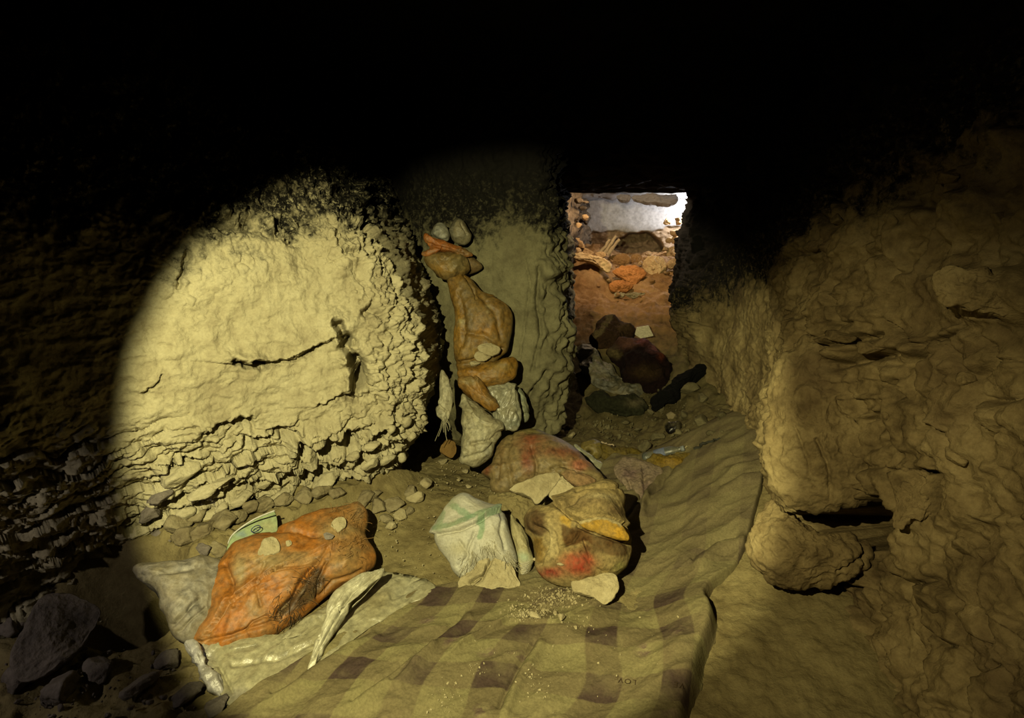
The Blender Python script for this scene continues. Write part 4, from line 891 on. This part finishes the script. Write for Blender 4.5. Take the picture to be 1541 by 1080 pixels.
sk = solid('white_sack', [(692, 739), (714, 747), (740, 759), (757, 765), (764, 785), (770, 808), (778, 836), (770, 852), (745, 845), (720, 850), (704, 866), (686, 858), (674, 836), (661, 820), (654, 800), (662, 776), (675, 754)], gd(715, 815, 0.10), 0.085, 0.10, 'woven', k=0.5, N=220, R=80, wr=(0.006, 8.0), aniso=(-25, 2.0), seed=14, base=WHT,
    creases=[([(656, 802), (690, 795), (720, 782), (752, 766)], 15, 0.024, 'fold'), ([(660, 804), (692, 797), (722, 784), (750, 768)], 2.2, 0.012), ([(755, 770), (752, 795), (760, 825)], 3, 0.008), ([(690, 815), (705, 835), (690, 850)], 3, 0.008), ([(715, 800), (705, 820), (700, 845)], 3, 0.010)], bumps=[(752, 785, 12, 0.012)],
    paint=[('line', [(662, 796), (690, 788), (715, 776), (752, 768)], 4.5, (0.20, 0.33, 0.20), 0.75), ('line', [(684, 762), (696, 770), (706, 778)], 5, (0.20, 0.33, 0.20), 0.7), ('line', [(724, 782), (726, 795), (722, 806)], 5, (0.20, 0.34, 0.19), 0.8), ('line', [(668, 772), (664, 790)], 4, (0.22, 0.33, 0.18), 0.6), ('dot', (680, 758), (6, 8), (0.24, 0.34, 0.2), 0.5), ('dot', (690, 825), (18, 12), (0.44, 0.40, 0.25), 0.6)])
thing(sk, 'torn white woven sack with green stripes in front of the blanket bundle', 'sack')
st = solid('rock', [(700, 860), (706, 842), (722, 826), (742, 822), (757, 831), (768, 842), (775, 858), (782, 884), (760, 884), (735, 886), (712, 886), (697, 892), (687, 876)], depth_of(on_vis(sk, 725, 835))-0.005, 0.055, 0.08, 'stone', k=0.5, N=160, R=60, seed=17, facets=7, rough=0.003, wr=(0.004, 12.0), pw=(3, 0.45), creases=[([(742, 824), (738, 842), (728, 860), (708, 872)], 2.5, 0.02), ([(733, 845), (725, 870), (708, 882)], 2, 0.014)])
thing(st, 'big angular yellow rock spilling from the mouth of the white woven sack', 'rock')
fray(sk, sk, [(712, 832, 5, (0.3, 1)), (730, 820, 5, (0.2, 1)), (745, 815, 5, (0.4, 1)), (765, 832, 4, (0.5, 1)), (700, 845, 5, (-.3, 1)), (772, 842, 3, (0.4, 1))], 150, 0.028, (0.50, 0.46, 0.32), 'torn_fringe')
s2 = solid('woven_sack_end', [(768, 772), (780, 782), (790, 795), (797, 812), (803, 842), (796, 862), (784, 868), (778, 850), (774, 825), (768, 800)], gd(788, 830, 0.06), 0.04, 0.06, 'woven', k=0.5, N=120, R=40, wr=(0.004, 12.0), seed=18, base=(0.42, 0.37, 0.20), paint=[('dot', (788, 838), (9, 9), (0.33, 0.42, 0.28), 0.85), ('dot', (792, 855), (10, 12), (0.40, 0.38, 0.28), 0.8)])
thing(s2, 'narrow end of a pale greenish woven sack wedged between white sack and blanket bundle', 'sack')
paths = []
for k in range(7):
    a = np.array([(779+k*0.8, 846+k*3.0), (788+k*0.5, 845+k*3.2), (799-k*0.4, 843+k*3.0)])
    paths.append(np.array([on_vis(s2, x, y)-FW*0.002 for x, y in catmull(a, 8)]))
v, f = tube(paths, [0.0011]*7, 5); tag(link('loose_weave', v, f, 'thing', s2, col=np.array([0.60, 0.57, 0.45])*np.ones((len(v), 1))), kind='stuff')
thing(solid('rock', [(766, 734), (790, 722), (815, 713), (838, 708), (843, 718), (834, 732), (822, 746), (808, 757), (796, 747), (780, 740)], gd(805, 750, 0.14), 0.045, 0.08, 'stone', k=0.5, N=120, R=44, seed=19, facets=6, rough=0.002, wr=(0.003, 12.0), pw=(3, 0.45)), 'wedge-shaped yellow rock lying against the front of the beige and red sack', 'rock')
thing(solid('rock', [(826, 744), (838, 726), (848, 715), (862, 724), (872, 732), (858, 742), (840, 752)], gd(848, 755, 0.16), 0.03, 0.07, 'stone', k=0.5, N=100, R=36, seed=20, facets=6, rough=0.003, wr=(0.003, 14.0)), 'broken yellow rock between the wedge-shaped rock and the blanket bundle', 'rock')
thing(solid('cloth_fold', [(842, 712), (858, 704), (880, 712), (898, 722), (880, 734), (862, 728)], gd(868, 760, 0.18), 0.02, 0.05, 'cloth', k=0.5, N=100, R=36, seed=25, base=(0.24, 0.15, 0.075), wr=(0.005, 14.0)), 'brown rag tucked between the beige and red sack and the blanket bundle', 'rag')
thing(solid('rock', [(860, 874), (874, 866), (900, 862), (924, 860), (931, 876), (929, 891), (911, 908), (893, 898), (866, 889)], gd(898, 895, 0.04), 0.035, 0.05, 'stone', k=0.6, N=140, R=50, seed=26, facets=7, rough=0.002, wr=(0.003, 12.0), pw=(3.2, 0.45)), 'angular pale yellow rock on the plaid sheet in front of the red patch', 'rock')
# earth heaped among the bundles
thing(solid('earth_heap', [(735, 745), (770, 738), (800, 742), (822, 752), (812, 765), (800, 775), (790, 795), (778, 790), (765, 768), (740, 760)], gd(780, 775, 0.05), 0.04, 0.06, 'earth', k=1.0, N=120, R=44, seed=27, rough=0.006, wr=(0.004, 14.0)), 'low heap of loose earth between the white woven sack and the wedge-shaped rock', 'earth')

# ---- crumbs of clay
def crumbs(name, spots, n, smin, smax, mat, label, cat, surf=None, seed=1):
    rg = np.random.default_rng(seed); V = []; Fc = []; b = 0
    sh = [stone_shape(900+i, 2, 9, 0.0) for i in range(6)]
    for k in range(n):
        sx, sy, rx, ry = spots[k % len(spots)]; px = sx+rg.normal()*rx; py = sy+rg.normal()*ry
        g = on_sheet(px, py, 0)[0] if surf == 'sheet' else ground(np.array(px), np.array(py), 0.008)
        s = smin+(smax-smin)*rg.random()**3.0; p, f = sh[k % 6]
        V.append((p*np.array([1.25, 1, 0.75])*s)@rotm(*rg.uniform(0, 3, 3)).T+g+np.array([0, 0, s*0.35])); Fc.append(f+b); b += len(p)
    return tag(link(name, np.concatenate(V), np.concatenate(Fc), mat, smooth=False), label, cat, kind='stuff')
crumbs('clay_crumbs', [(820, 895, 16, 6), (840, 905, 22, 8), (815, 915, 26, 9), (800, 920, 22, 7), (855, 895, 12, 6), (790, 925, 14, 5)], 620, 0.0016, 0.0065, 'stone', 'heap of small clay crumbs on the plaid sheet below the blanket bundle', 'crumbs', 'sheet', 1)
crumbs('clay_crumbs', [(810, 1035, 8, 12), (800, 1015, 6, 8), (680, 1045, 14, 16), (665, 1065, 12, 10), (715, 1005, 10, 6), (870, 940, 10, 8), (760, 990, 50, 30), (900, 1000, 60, 40)], 230, 0.0010, 0.0048, 'stone', 'scatter of small clay crumbs over the near part of the plaid sheet', 'crumbs', 'sheet', 2)
crumbs('gravel', [(650, 715, 30, 14), (690, 730, 30, 10), (620, 790, 30, 20), (640, 850, 40, 22), (700, 705, 20, 8), (570, 800, 20, 16), (760, 745, 20, 6)], 420, 0.0010, 0.0058, 'stone', 'scatter of gravel on the earth below the far corner of the pale rock face', 'gravel', None, 3)
crumbs('gravel', [(930, 640, 40, 10), (1000, 630, 40, 18), (1040, 650, 30, 14), (960, 665, 30, 8), (900, 640, 20, 8), (1010, 600, 30, 10)], 320, 0.003, 0.014, 'dimmed_rock', 'gravel littering the dark passage floor beyond the plaid sheet', 'gravel', None, 4)
crumbs('gravel', [(100, 900, 80, 60), (180, 800, 60, 50), (220, 1030, 60, 30), (80, 1040, 60, 30)], 360, 0.002, 0.012, 'grey_rock', 'grey gravel among the rubble around the dark pit', 'gravel', None, 5)
for k, (px, py, w, lab) in enumerate([(806, 928, 24, 'largest clay clod on the lower side of the crumb heap'), (845, 930, 22, 'flat clay clod at the lower right end of the crumb heap'), (836, 924, 13, 'small clay clod between the two largest clods of the crumb heap'), (842, 848, 13, 'pale stone chip on the earth streak of the blanket bundle'), (802, 842, 10, 'pale stone chip at the edge of the blanket bundle by the woven sack end'), (866, 944, 9, 'lone pale pebble on the long crease of the plaid sheet')]):
    if py < 900 and px > 800: p = on_vis(m, px, py)
    elif py < 900: p = on_vis(s2, px, py)
    else: p = on_sheet(px, py, 0)[0]
    s = w*depth_of(p)/F/2; thing(stone('clod', p+np.array([0, 0, s*0.25]), (s, s*0.7, s*0.5), 700+k, 'stone', sub=3, rot=(0.1, 0.1, k)), lab, 'stone')

# ---- the stack of sacks leaning on the buttress
def sack(name, out, dep, tf, tb, base, seed, label, cat='sack', mat='plastic', **kw):
    kw.setdefault('group', 'bags of the leaning stack'); grp = kw.pop('group')
    kw.setdefault('wr', (0.009, 7.0)); kw.setdefault('N', 150); kw.setdefault('R', 50); kw.setdefault('k', 0.2)
    return thing(solid(name, out, dep, tf, tb, mat, seed=seed, base=base, **kw), label, cat, grp)
DB = 3.0
BR = (0.22, 0.122, 0.024)
dsk = sack('brown_sack', [(672, 414), (690, 406), (706, 414), (730, 436), (756, 451), (768, 475), (766, 505), (760, 530), (730, 552), (693, 560), (686, 533), (684, 490), (683, 460), (676, 436)], DB-0.02, 0.09, 0.14, BR, 61, 'tall bulging amber brown sack in the middle of the leaning stack', N=200, R=70, aniso=(75, 1.8),
    creases=[([(700, 415), (715, 440), (716, 450)], 2, 0.012), ([(690, 440), (700, 480), (695, 520)], 4, 0.012), ([(720, 440), (745, 470), (755, 510)], 4, 0.012), ([(700, 500), (730, 505), (755, 520)], 4, 0.012), ([(690, 545), (720, 540), (758, 525)], 2.5, 0.02)],
    paint=[('dot', (705, 440), (14, 22), (0.15, 0.10, 0.03), 0.7), ('dot', (705, 480), (8, 16), (0.12, 0.08, 0.025), 0.7), ('dot', (690, 490), (7, 30), (0.42, 0.22, 0.03), 0.7), ('dot', (730, 500), (18, 10), (0.42, 0.20, 0.03), 0.6), ('dot', (745, 470), (14, 22), (0.22, 0.12, 0.03), 0.5), ('dot', (735, 460), (5, 4), (0.45, 0.38, 0.2), 0.7), ('dot', (694, 484), (5, 5), (0.45, 0.40, 0.2), 0.7), ('dot', (733, 470), (4, 3), (0.4, 0.33, 0.18), 0.6), ('dot', (720, 528), (26, 8), (0.36, 0.24, 0.06), 0.6)])
sack('ochre_sack', [(637, 388), (650, 380), (676, 376), (698, 383), (708, 396), (704, 411), (680, 419), (660, 416), (647, 402)], DB-0.03, 0.06, 0.12, (0.19, 0.12, 0.034), 62, 'small ochre sack resting on top of the tall amber sack', paint=[('dot', (665, 403), (20, 8), (0.38, 0.2, 0.03), 0.7), ('dot', (690, 398), (14, 12), (0.2, 0.16, 0.06), 0.6)])
sack('orange_cloth', [(639, 351), (650, 357), (668, 361), (686, 368), (710, 382), (704, 386), (684, 381), (664, 376), (652, 382), (640, 386), (634, 381), (646, 373), (640, 364)], DB-0.05, 0.03, 0.06, (0.34, 0.11, 0.02), 63, 'flattened orange plastic bag with a loose tail near the top of the leaning stack', N=140, wr=(0.006, 12.0), creases=[([(642, 366), (665, 372), (700, 380)], 2, 0.01)], paint=[('dot', (695, 378), (18, 6), (0.16, 0.10, 0.03), 0.8)])
sack('grey_bag', [(650, 346), (657, 336), (665, 333), (673, 341), (674, 360), (662, 358), (650, 354)], DB-0.02, 0.04, 0.08, (0.24, 0.235, 0.19), 64, 'small whitish grey bag on top of the leaning stack at its outer end', N=90, R=30)
sack('grey_bag', [(676, 345), (683, 331), (694, 329), (703, 341), (708, 356), (698, 367), (682, 362)], DB+0.02, 0.05, 0.08, (0.17, 0.155, 0.105), 65, 'dull beige bag on top of the leaning stack against the buttress', N=110, R=36, creases=[([(694, 335), (702, 352)], 1.5, 0.01)])
sack('brown_bag', [(694, 384), (710, 386), (726, 400), (714, 408), (700, 408)], DB+0.05, 0.04, 0.08, (0.17, 0.11, 0.045), 66, 'dark brown bag half hidden behind the small ochre sack', N=90, R=30)
e_ = sack('amber_sack', [(690, 560), (712, 553), (740, 545), (774, 538), (777, 554), (775, 569), (756, 578), (724, 580), (704, 574)], DB-0.10, 0.06, 0.14, (0.29, 0.145, 0.02), 67, 'flat bright amber sack directly under the tall amber brown sack', paint=[('dot', (755, 552), (22, 8), (0.28, 0.19, 0.04), 0.6)])
sack('orange_sack', [(686, 568), (702, 564), (718, 569), (733, 588), (748, 612), (735, 616), (709, 602), (693, 585)], DB-0.17, 0.05, 0.1, (0.33, 0.16, 0.025), 68, 'wedge-shaped orange sack slanting down below the flat amber sack', creases=[([(716, 572), (724, 590), (744, 610)], 10, 0.018, 'fold')], paint=[('dot', (705, 572), (14, 6), (0.26, 0.22, 0.1), 0.7), ('dot', (735, 600), (8, 14), (0.24, 0.16, 0.05), 0.6)])
sack('plastic_bag', [(728, 580), (750, 576), (772, 575), (780, 596), (783, 636), (768, 648), (744, 630), (738, 604)], DB-0.12, 0.06, 0.12, (0.36, 0.35, 0.25), 69, 'crumpled clear plastic bag hanging below the flat amber sack', mat='film', wr=(0.009, 16.0), aniso=(70, 2.5), paint=[('dot', (774, 636), (12, 8), (0.20, 0.24, 0.20), 0.7), ('dot', (768, 600), (6, 26), (0.46, 0.43, 0.3), 0.6)])
sack('pale_bag', [(776, 582), (788, 590), (797, 611), (792, 632), (780, 628), (774, 606)], DB-0.02, 0.04, 0.08, (0.30, 0.33, 0.23), 70, 'small pale green bag beside the crumpled clear plastic bag', N=90, R=30, creases=[([(782, 622), (795, 622)], 1.5, 0.01)])
sack('white_sack', [(695, 594), (704, 600), (722, 611), (740, 628), (755, 644), (748, 664), (738, 686), (720, 699), (700, 698), (690, 690), (697, 650)], DB-0.20, 0.09, 0.14, (0.50, 0.465, 0.31), 71, 'plump plain white sack at the foot of the leaning stack', N=180, R=60,
    creases=[([(697, 612), (720, 632), (752, 646)], 18, 0.020, 'fold'), ([(755, 648), (740, 662), (710, 668)], 3, 0.014), ([(700, 690), (730, 680), (742, 668)], 3, 0.012)], paint=[('dot', (715, 618), (20, 9), (0.30, 0.27, 0.15), 0.6), ('dot', (735, 680), (12, 12), (0.36, 0.34, 0.25), 0.6)])
i_ = sack('white_rag', [(663, 557), (672, 564), (680, 592), (679, 618), (674, 636), (665, 632), (657, 616), (662, 596)], DB-0.22, 0.035, 0.05, (0.52, 0.49, 0.34), 72, 'narrow white rag hanging in the dark niche beside the pale rock corner', cat='rag', N=130, R=40, wr=(0.006, 14.0), aniso=(85, 3.0), creases=[([(660, 610), (672, 620), (674, 632)], 2, 0.012)])
fray(i_, i_, [(672, 632, 2, (-0.2, 1)), (668, 630, 2, (-0.5, 1))], 12, 0.06, (0.40, 0.37, 0.25), 'loose_threads', rad=0.0016)
thing(solid('rock', [(660, 678), (664, 666), (673, 659), (685, 664), (687, 677), (680, 688), (668, 684)], gd(674, 690, 0.05), 0.03, 0.05, 'amber_rock', k=0.4, N=80, R=28, seed=73, facets=6, rough=0.002), 'small orange brown rock beside the foot of the plump white sack', 'rock')
for k, (out, lab) in enumerate([([(719, 520), (735, 515), (752, 522), (752, 530), (738, 534), (722, 528)], 'cracked pale stone lodged at the lower end of the tall amber brown sack'), ([(713, 534), (722, 527), (740, 532), (734, 541), (720, 542)], 'pale stone below the cracked one at the foot of the tall amber brown sack'), ([(707, 544), (714, 541), (722, 545), (716, 549), (709, 549)], 'small pale chip at the lower edge of the tall amber brown sack')]):
    resting('stone', out, dsk, 0.025, 0.03, 'stone', 75+k, lab, lift=0.01)

# ---- litter on the dark floor of the passage
def lit(name, out, lift, tf, tb, base, seed, label, cat, mat='cloth', k=0.9, **kw):
    c = np.mean(out, 0); kw.setdefault('wr', (0.018, 8.0)); kw.setdefault('N', 130); kw.setdefault('R', 44)
    return thing(solid(name, out, gd(c[0], c[1], lift), tf, tb, mat, k=k, seed=seed, base=base, **kw), label, cat)
lit('maroon_cloth', [(913, 526), (922, 515), (936, 506), (964, 506), (990, 519), (1009, 538), (1012, 556), (1006, 580), (985, 588), (954, 578), (936, 570), (924, 551)], 0.10, 0.09, 0.12, (0.011, 0.0045, 0.0045), 81, 'heap of dark maroon clothing with a dusty pink upper edge on the passage floor', 'clothing', 'darkcloth', N=180, R=60, wr=(0.02, 6.0),
    paint=[('dot', (945, 513), (22, 9), (0.15, 0.07, 0.05), 0.85), ('dot', (968, 513), (12, 6), (0.20, 0.06, 0.065), 0.85), ('dot', (985, 524), (9, 7), (0.20, 0.08, 0.09), 0.85), ('dot', (922, 528), (10, 9), (0.15, 0.115, 0.05), 0.8), ('dot', (994, 536), (6, 7), (0.16, 0.04, 0.02), 0.7), ('dot', (972, 560), (22, 10), (0.05, 0.03, 0.012), 0.8)])
lit('black_rag', [(983, 596), (1001, 576), (1014, 563), (1033, 556), (1054, 545), (1066, 547), (1064, 557), (1044, 567), (1030, 584), (1010, 606), (986, 616), (978, 610)], 0.08, 0.05, 0.08, (0.004, 0.004, 0.004), 82, 'black rag with a long blunt end pointing at the brown wall', 'rag', 'darkcloth')
lit('brown_rag', [(887, 502), (900, 484), (915, 474), (935, 480), (955, 489), (956, 500), (935, 512), (918, 521), (892, 520)], 0.08, 0.07, 0.1, (0.048, 0.026, 0.014), 83, 'dark brown rag behind the maroon clothing on the passage floor', 'rag', 'darkcloth', paint=[('line', [(917, 478), (908, 494), (895, 505)], 4, (0.16, 0.12, 0.06), 0.8), ('dot', (940, 492), (10, 8), (0.13, 0.08, 0.04), 0.6)])
lit('paper', [(958, 492), (976, 489), (984, 505), (964, 509), (955, 503)], 0.10, 0.003, 0.004, (0.80, 0.74, 0.50), 84, 'stiff cream sheet of paper lying above the maroon clothing', 'paper', 'thing', N=60, R=16, wr=(0.001, 5.0), smooth_out=False)
lit('plastic_sheet', [(868, 522), (890, 517), (900, 536), (922, 550), (935, 568), (954, 579), (980, 586), (978, 597), (952, 604), (926, 592), (892, 578), (872, 548)], 0.05, 0.03, 0.06, (0.095, 0.09, 0.062), 85, 'limp grey plastic sheet in front of the maroon clothing', 'plastic sheet', 'plastic', wr=(0.012, 9.0), paint=[('dot', (905, 555), (20, 8), (0.28, 0.26, 0.22), 0.7)])
lit('dark_cloth', [(878, 597), (897, 586), (918, 595), (950, 593), (971, 605), (966, 620), (944, 625), (918, 620), (892, 612)], 0.05, 0.05, 0.06, (0.025, 0.026, 0.014), 86, 'blackish green cloth below the limp grey plastic sheet', 'cloth', 'darkcloth', paint=[('dot', (955, 606), (14, 6), (0.14, 0.12, 0.07), 0.7)])
y1 = lit('yellow_bag', [(876, 664), (890, 660), (906, 666), (908, 678), (900, 687), (882, 687), (874, 676)], 0.05, 0.05, 0.06, (0.19, 0.145, 0.025), 87, 'small olive yellow bag with a dark hole behind the beige and red sack', 'bag', 'plastic', N=100, R=36, wr=(0.006, 10.0), creases=[([(884, 679), (886, 680)], 4, 0.05)], paint=[('dot', (884, 679), (4, 3.5), (0.01, 0.008, 0.004), 1.0)])
lit('yellow_cloth', [(904, 676), (930, 671), (962, 673), (972, 684), (960, 692), (935, 695), (914, 690)], 0.03, 0.03, 0.05, (0.13, 0.095, 0.018), 88, 'olive yellow cloth between the small yellow bag and the plastic bottle', 'cloth')
lit('yellow_cloth', [(974, 690), (1000, 684), (1030, 682), (1064, 680), (1070, 686), (1045, 700), (1003, 709), (982, 702)], 0.02, 0.025, 0.05, (0.15, 0.105, 0.016), 89, 'olive yellow strip of cloth between the plastic bottle and the plaid sheet', 'cloth', paint=[('dot', (1010, 695), (22, 6), (0.28, 0.16, 0.02), 0.6)])
lit('grey_plastic', [(864, 668), (882, 678), (900, 692), (916, 706), (922, 722), (908, 716), (892, 698), (874, 682)], 0.03, 0.01, 0.03, (0.34, 0.34, 0.24), 90, 'thin grey plastic strip along the far side of the beige and red sack', 'plastic strip', 'film', wr=(0.004, 9.0))
lit('purple_cloth', [(922, 706), (932, 690), (944, 685), (966, 690), (990, 700), (998, 712), (985, 740), (968, 785), (955, 775), (940, 735)], 0.06, 0.03, 0.05, (0.28, 0.215, 0.16), 91, 'loose purplish corner of cloth bunched up beside the blanket bundle', 'cloth', k=3.0, N=180, R=60, wr=(0.010, 8.0), aniso=(75, 2.5), paint=[('dot', (950, 712), (16, 10), (0.19, 0.12, 0.12), 0.8), ('dot', (970, 735), (10, 16), (0.20, 0.13, 0.12), 0.7)],
    creases=[([(968, 700), (972, 740), (966, 780)], 3, 0.016), ([(945, 720), (955, 745), (960, 770)], 3, 0.012)])
# bottle
def bottle():
    a = ground(np.array(968.), np.array(690.), 0.035); b = ground(np.array(1030.), np.array(674.), 0.035); ax = b-a; L = np.linalg.norm(ax); ax /= L
    bt = bpy.data.objects.new('plastic_bottle', None); COL.objects.link(bt); thing(bt, 'clear plastic bottle with a blue label lying beyond the plaid sheet', 'bottle')
    def lathe(prof, name, mat, col):
        t = np.array([p[0] for p in prof])*L; r = np.array([p[1] for p in prof]); p0 = a+ax*t[:, None]
        v, f = tube([p0], [r], 20); return link(name, v, f, mat, bt, col=np.array(col)*np.ones((len(v), 1)))
    lathe([(0, 0.001), (0.005, 0.024), (0.04, 0.030), (0.1, 0.031), (0.14, 0.0285), (0.18, 0.031), (0.25, 0.029), (0.28, 0.031), (0.62, 0.031), (0.7, 0.029), (0.78, 0.022), (0.86, 0.014), (0.9, 0.0125), (0.93, 0.0125)], 'bottle_body', 'film', (0.10, 0.11, 0.10))
    lathe([(0.30, 0.0312), (0.301, 0.0318), (0.56, 0.0318), (0.561, 0.0312)], 'label', 'thing', (0.16, 0.19, 0.30))
    lathe([(0.92, 0.001), (0.921, 0.0145), (0.99, 0.0145), (1.0, 0.012), (1.001, 0.0005)], 'cap', 'thing', (0.25, 0.28, 0.30))
bottle()
def stick(name, pts, r, col, label, cat='stick'):
    p = catmull(pts, 14); g = ground(p[:, 0], p[:, 1], 0.03); v, f = tube([g+0.004*np.random.default_rng(int(p[0, 0])).normal(size=g.shape)], [r*np.linspace(1, 0.5, 14)], 7)
    thing(link(name, v, f, 'thing', col=np.array(col)*np.ones((len(v), 1))), label, cat)
stick('stick', [(1006, 687), (1020, 680), (1034, 671)], 0.008, (0.42, 0.36, 0.2), 'short pale stick leaning across the neck of the plastic bottle')
stick('stick', [(1046, 676), (1062, 667), (1082, 659)], 0.010, (0.03, 0.03, 0.02), 'short blackened stick near the top corner of the plaid sheet')
stick('stick', [(898, 666), (908, 667), (924, 671)], 0.008, (0.50, 0.40, 0.26), 'thin pale stick lying behind the small yellow bag')
lit('black_plastic', [(1000, 641), (1004, 635), (1013, 634), (1023, 634), (1025, 644), (1016, 650), (1006, 652)], 0.03, 0.03, 0.03, (0.006, 0.005, 0.005), 92, 'glossy black broken plastic cup among the gravel of the passage', 'plastic', 'film', N=80, R=28, wr=(0.004, 12.0))
thing(stone_on('rock', 1011, 634, 20, 95, 0.9, 0.9, 'rubble', 0.2), 'pale pointed stone just behind the glossy black plastic', 'stone')
thing(stone_on('rock', 970, 682, 24, 96, 0.9, 0.9, 'dimmed_rock', 0.2), 'lumpy olive stone at the bottom end of the plastic bottle', 'stone')
# planks and roots in the far chamber
for pts, lab in [([(908, 385), (916, 372), (927, 355)], 'pale splintered stick leaning on the rubble of the far chamber'), ([(914, 384), (922, 373), (932, 360)], 'grey stick leaning beside the pale splintered stick in the far chamber'), ([(900, 384), (910, 372), (918, 360)], 'ragged yellowish stick nearest the side wall of the far chamber')]:
    p = catmull(pts, 10); g = at_y(p[:, 0], p[:, 1], 5.85); v, f = tube([g], [0.022*np.linspace(1.1, 0.6, 10)], 7)
    v = v+0.008*np.stack([perlin(v*20), perlin(v*20+3), perlin(v*20+6)], -1)
    thing(link('stick', v, f, 'thing', col=np.array([0.5, 0.38, 0.22])*np.ones((len(v), 1))), lab, 'stick')
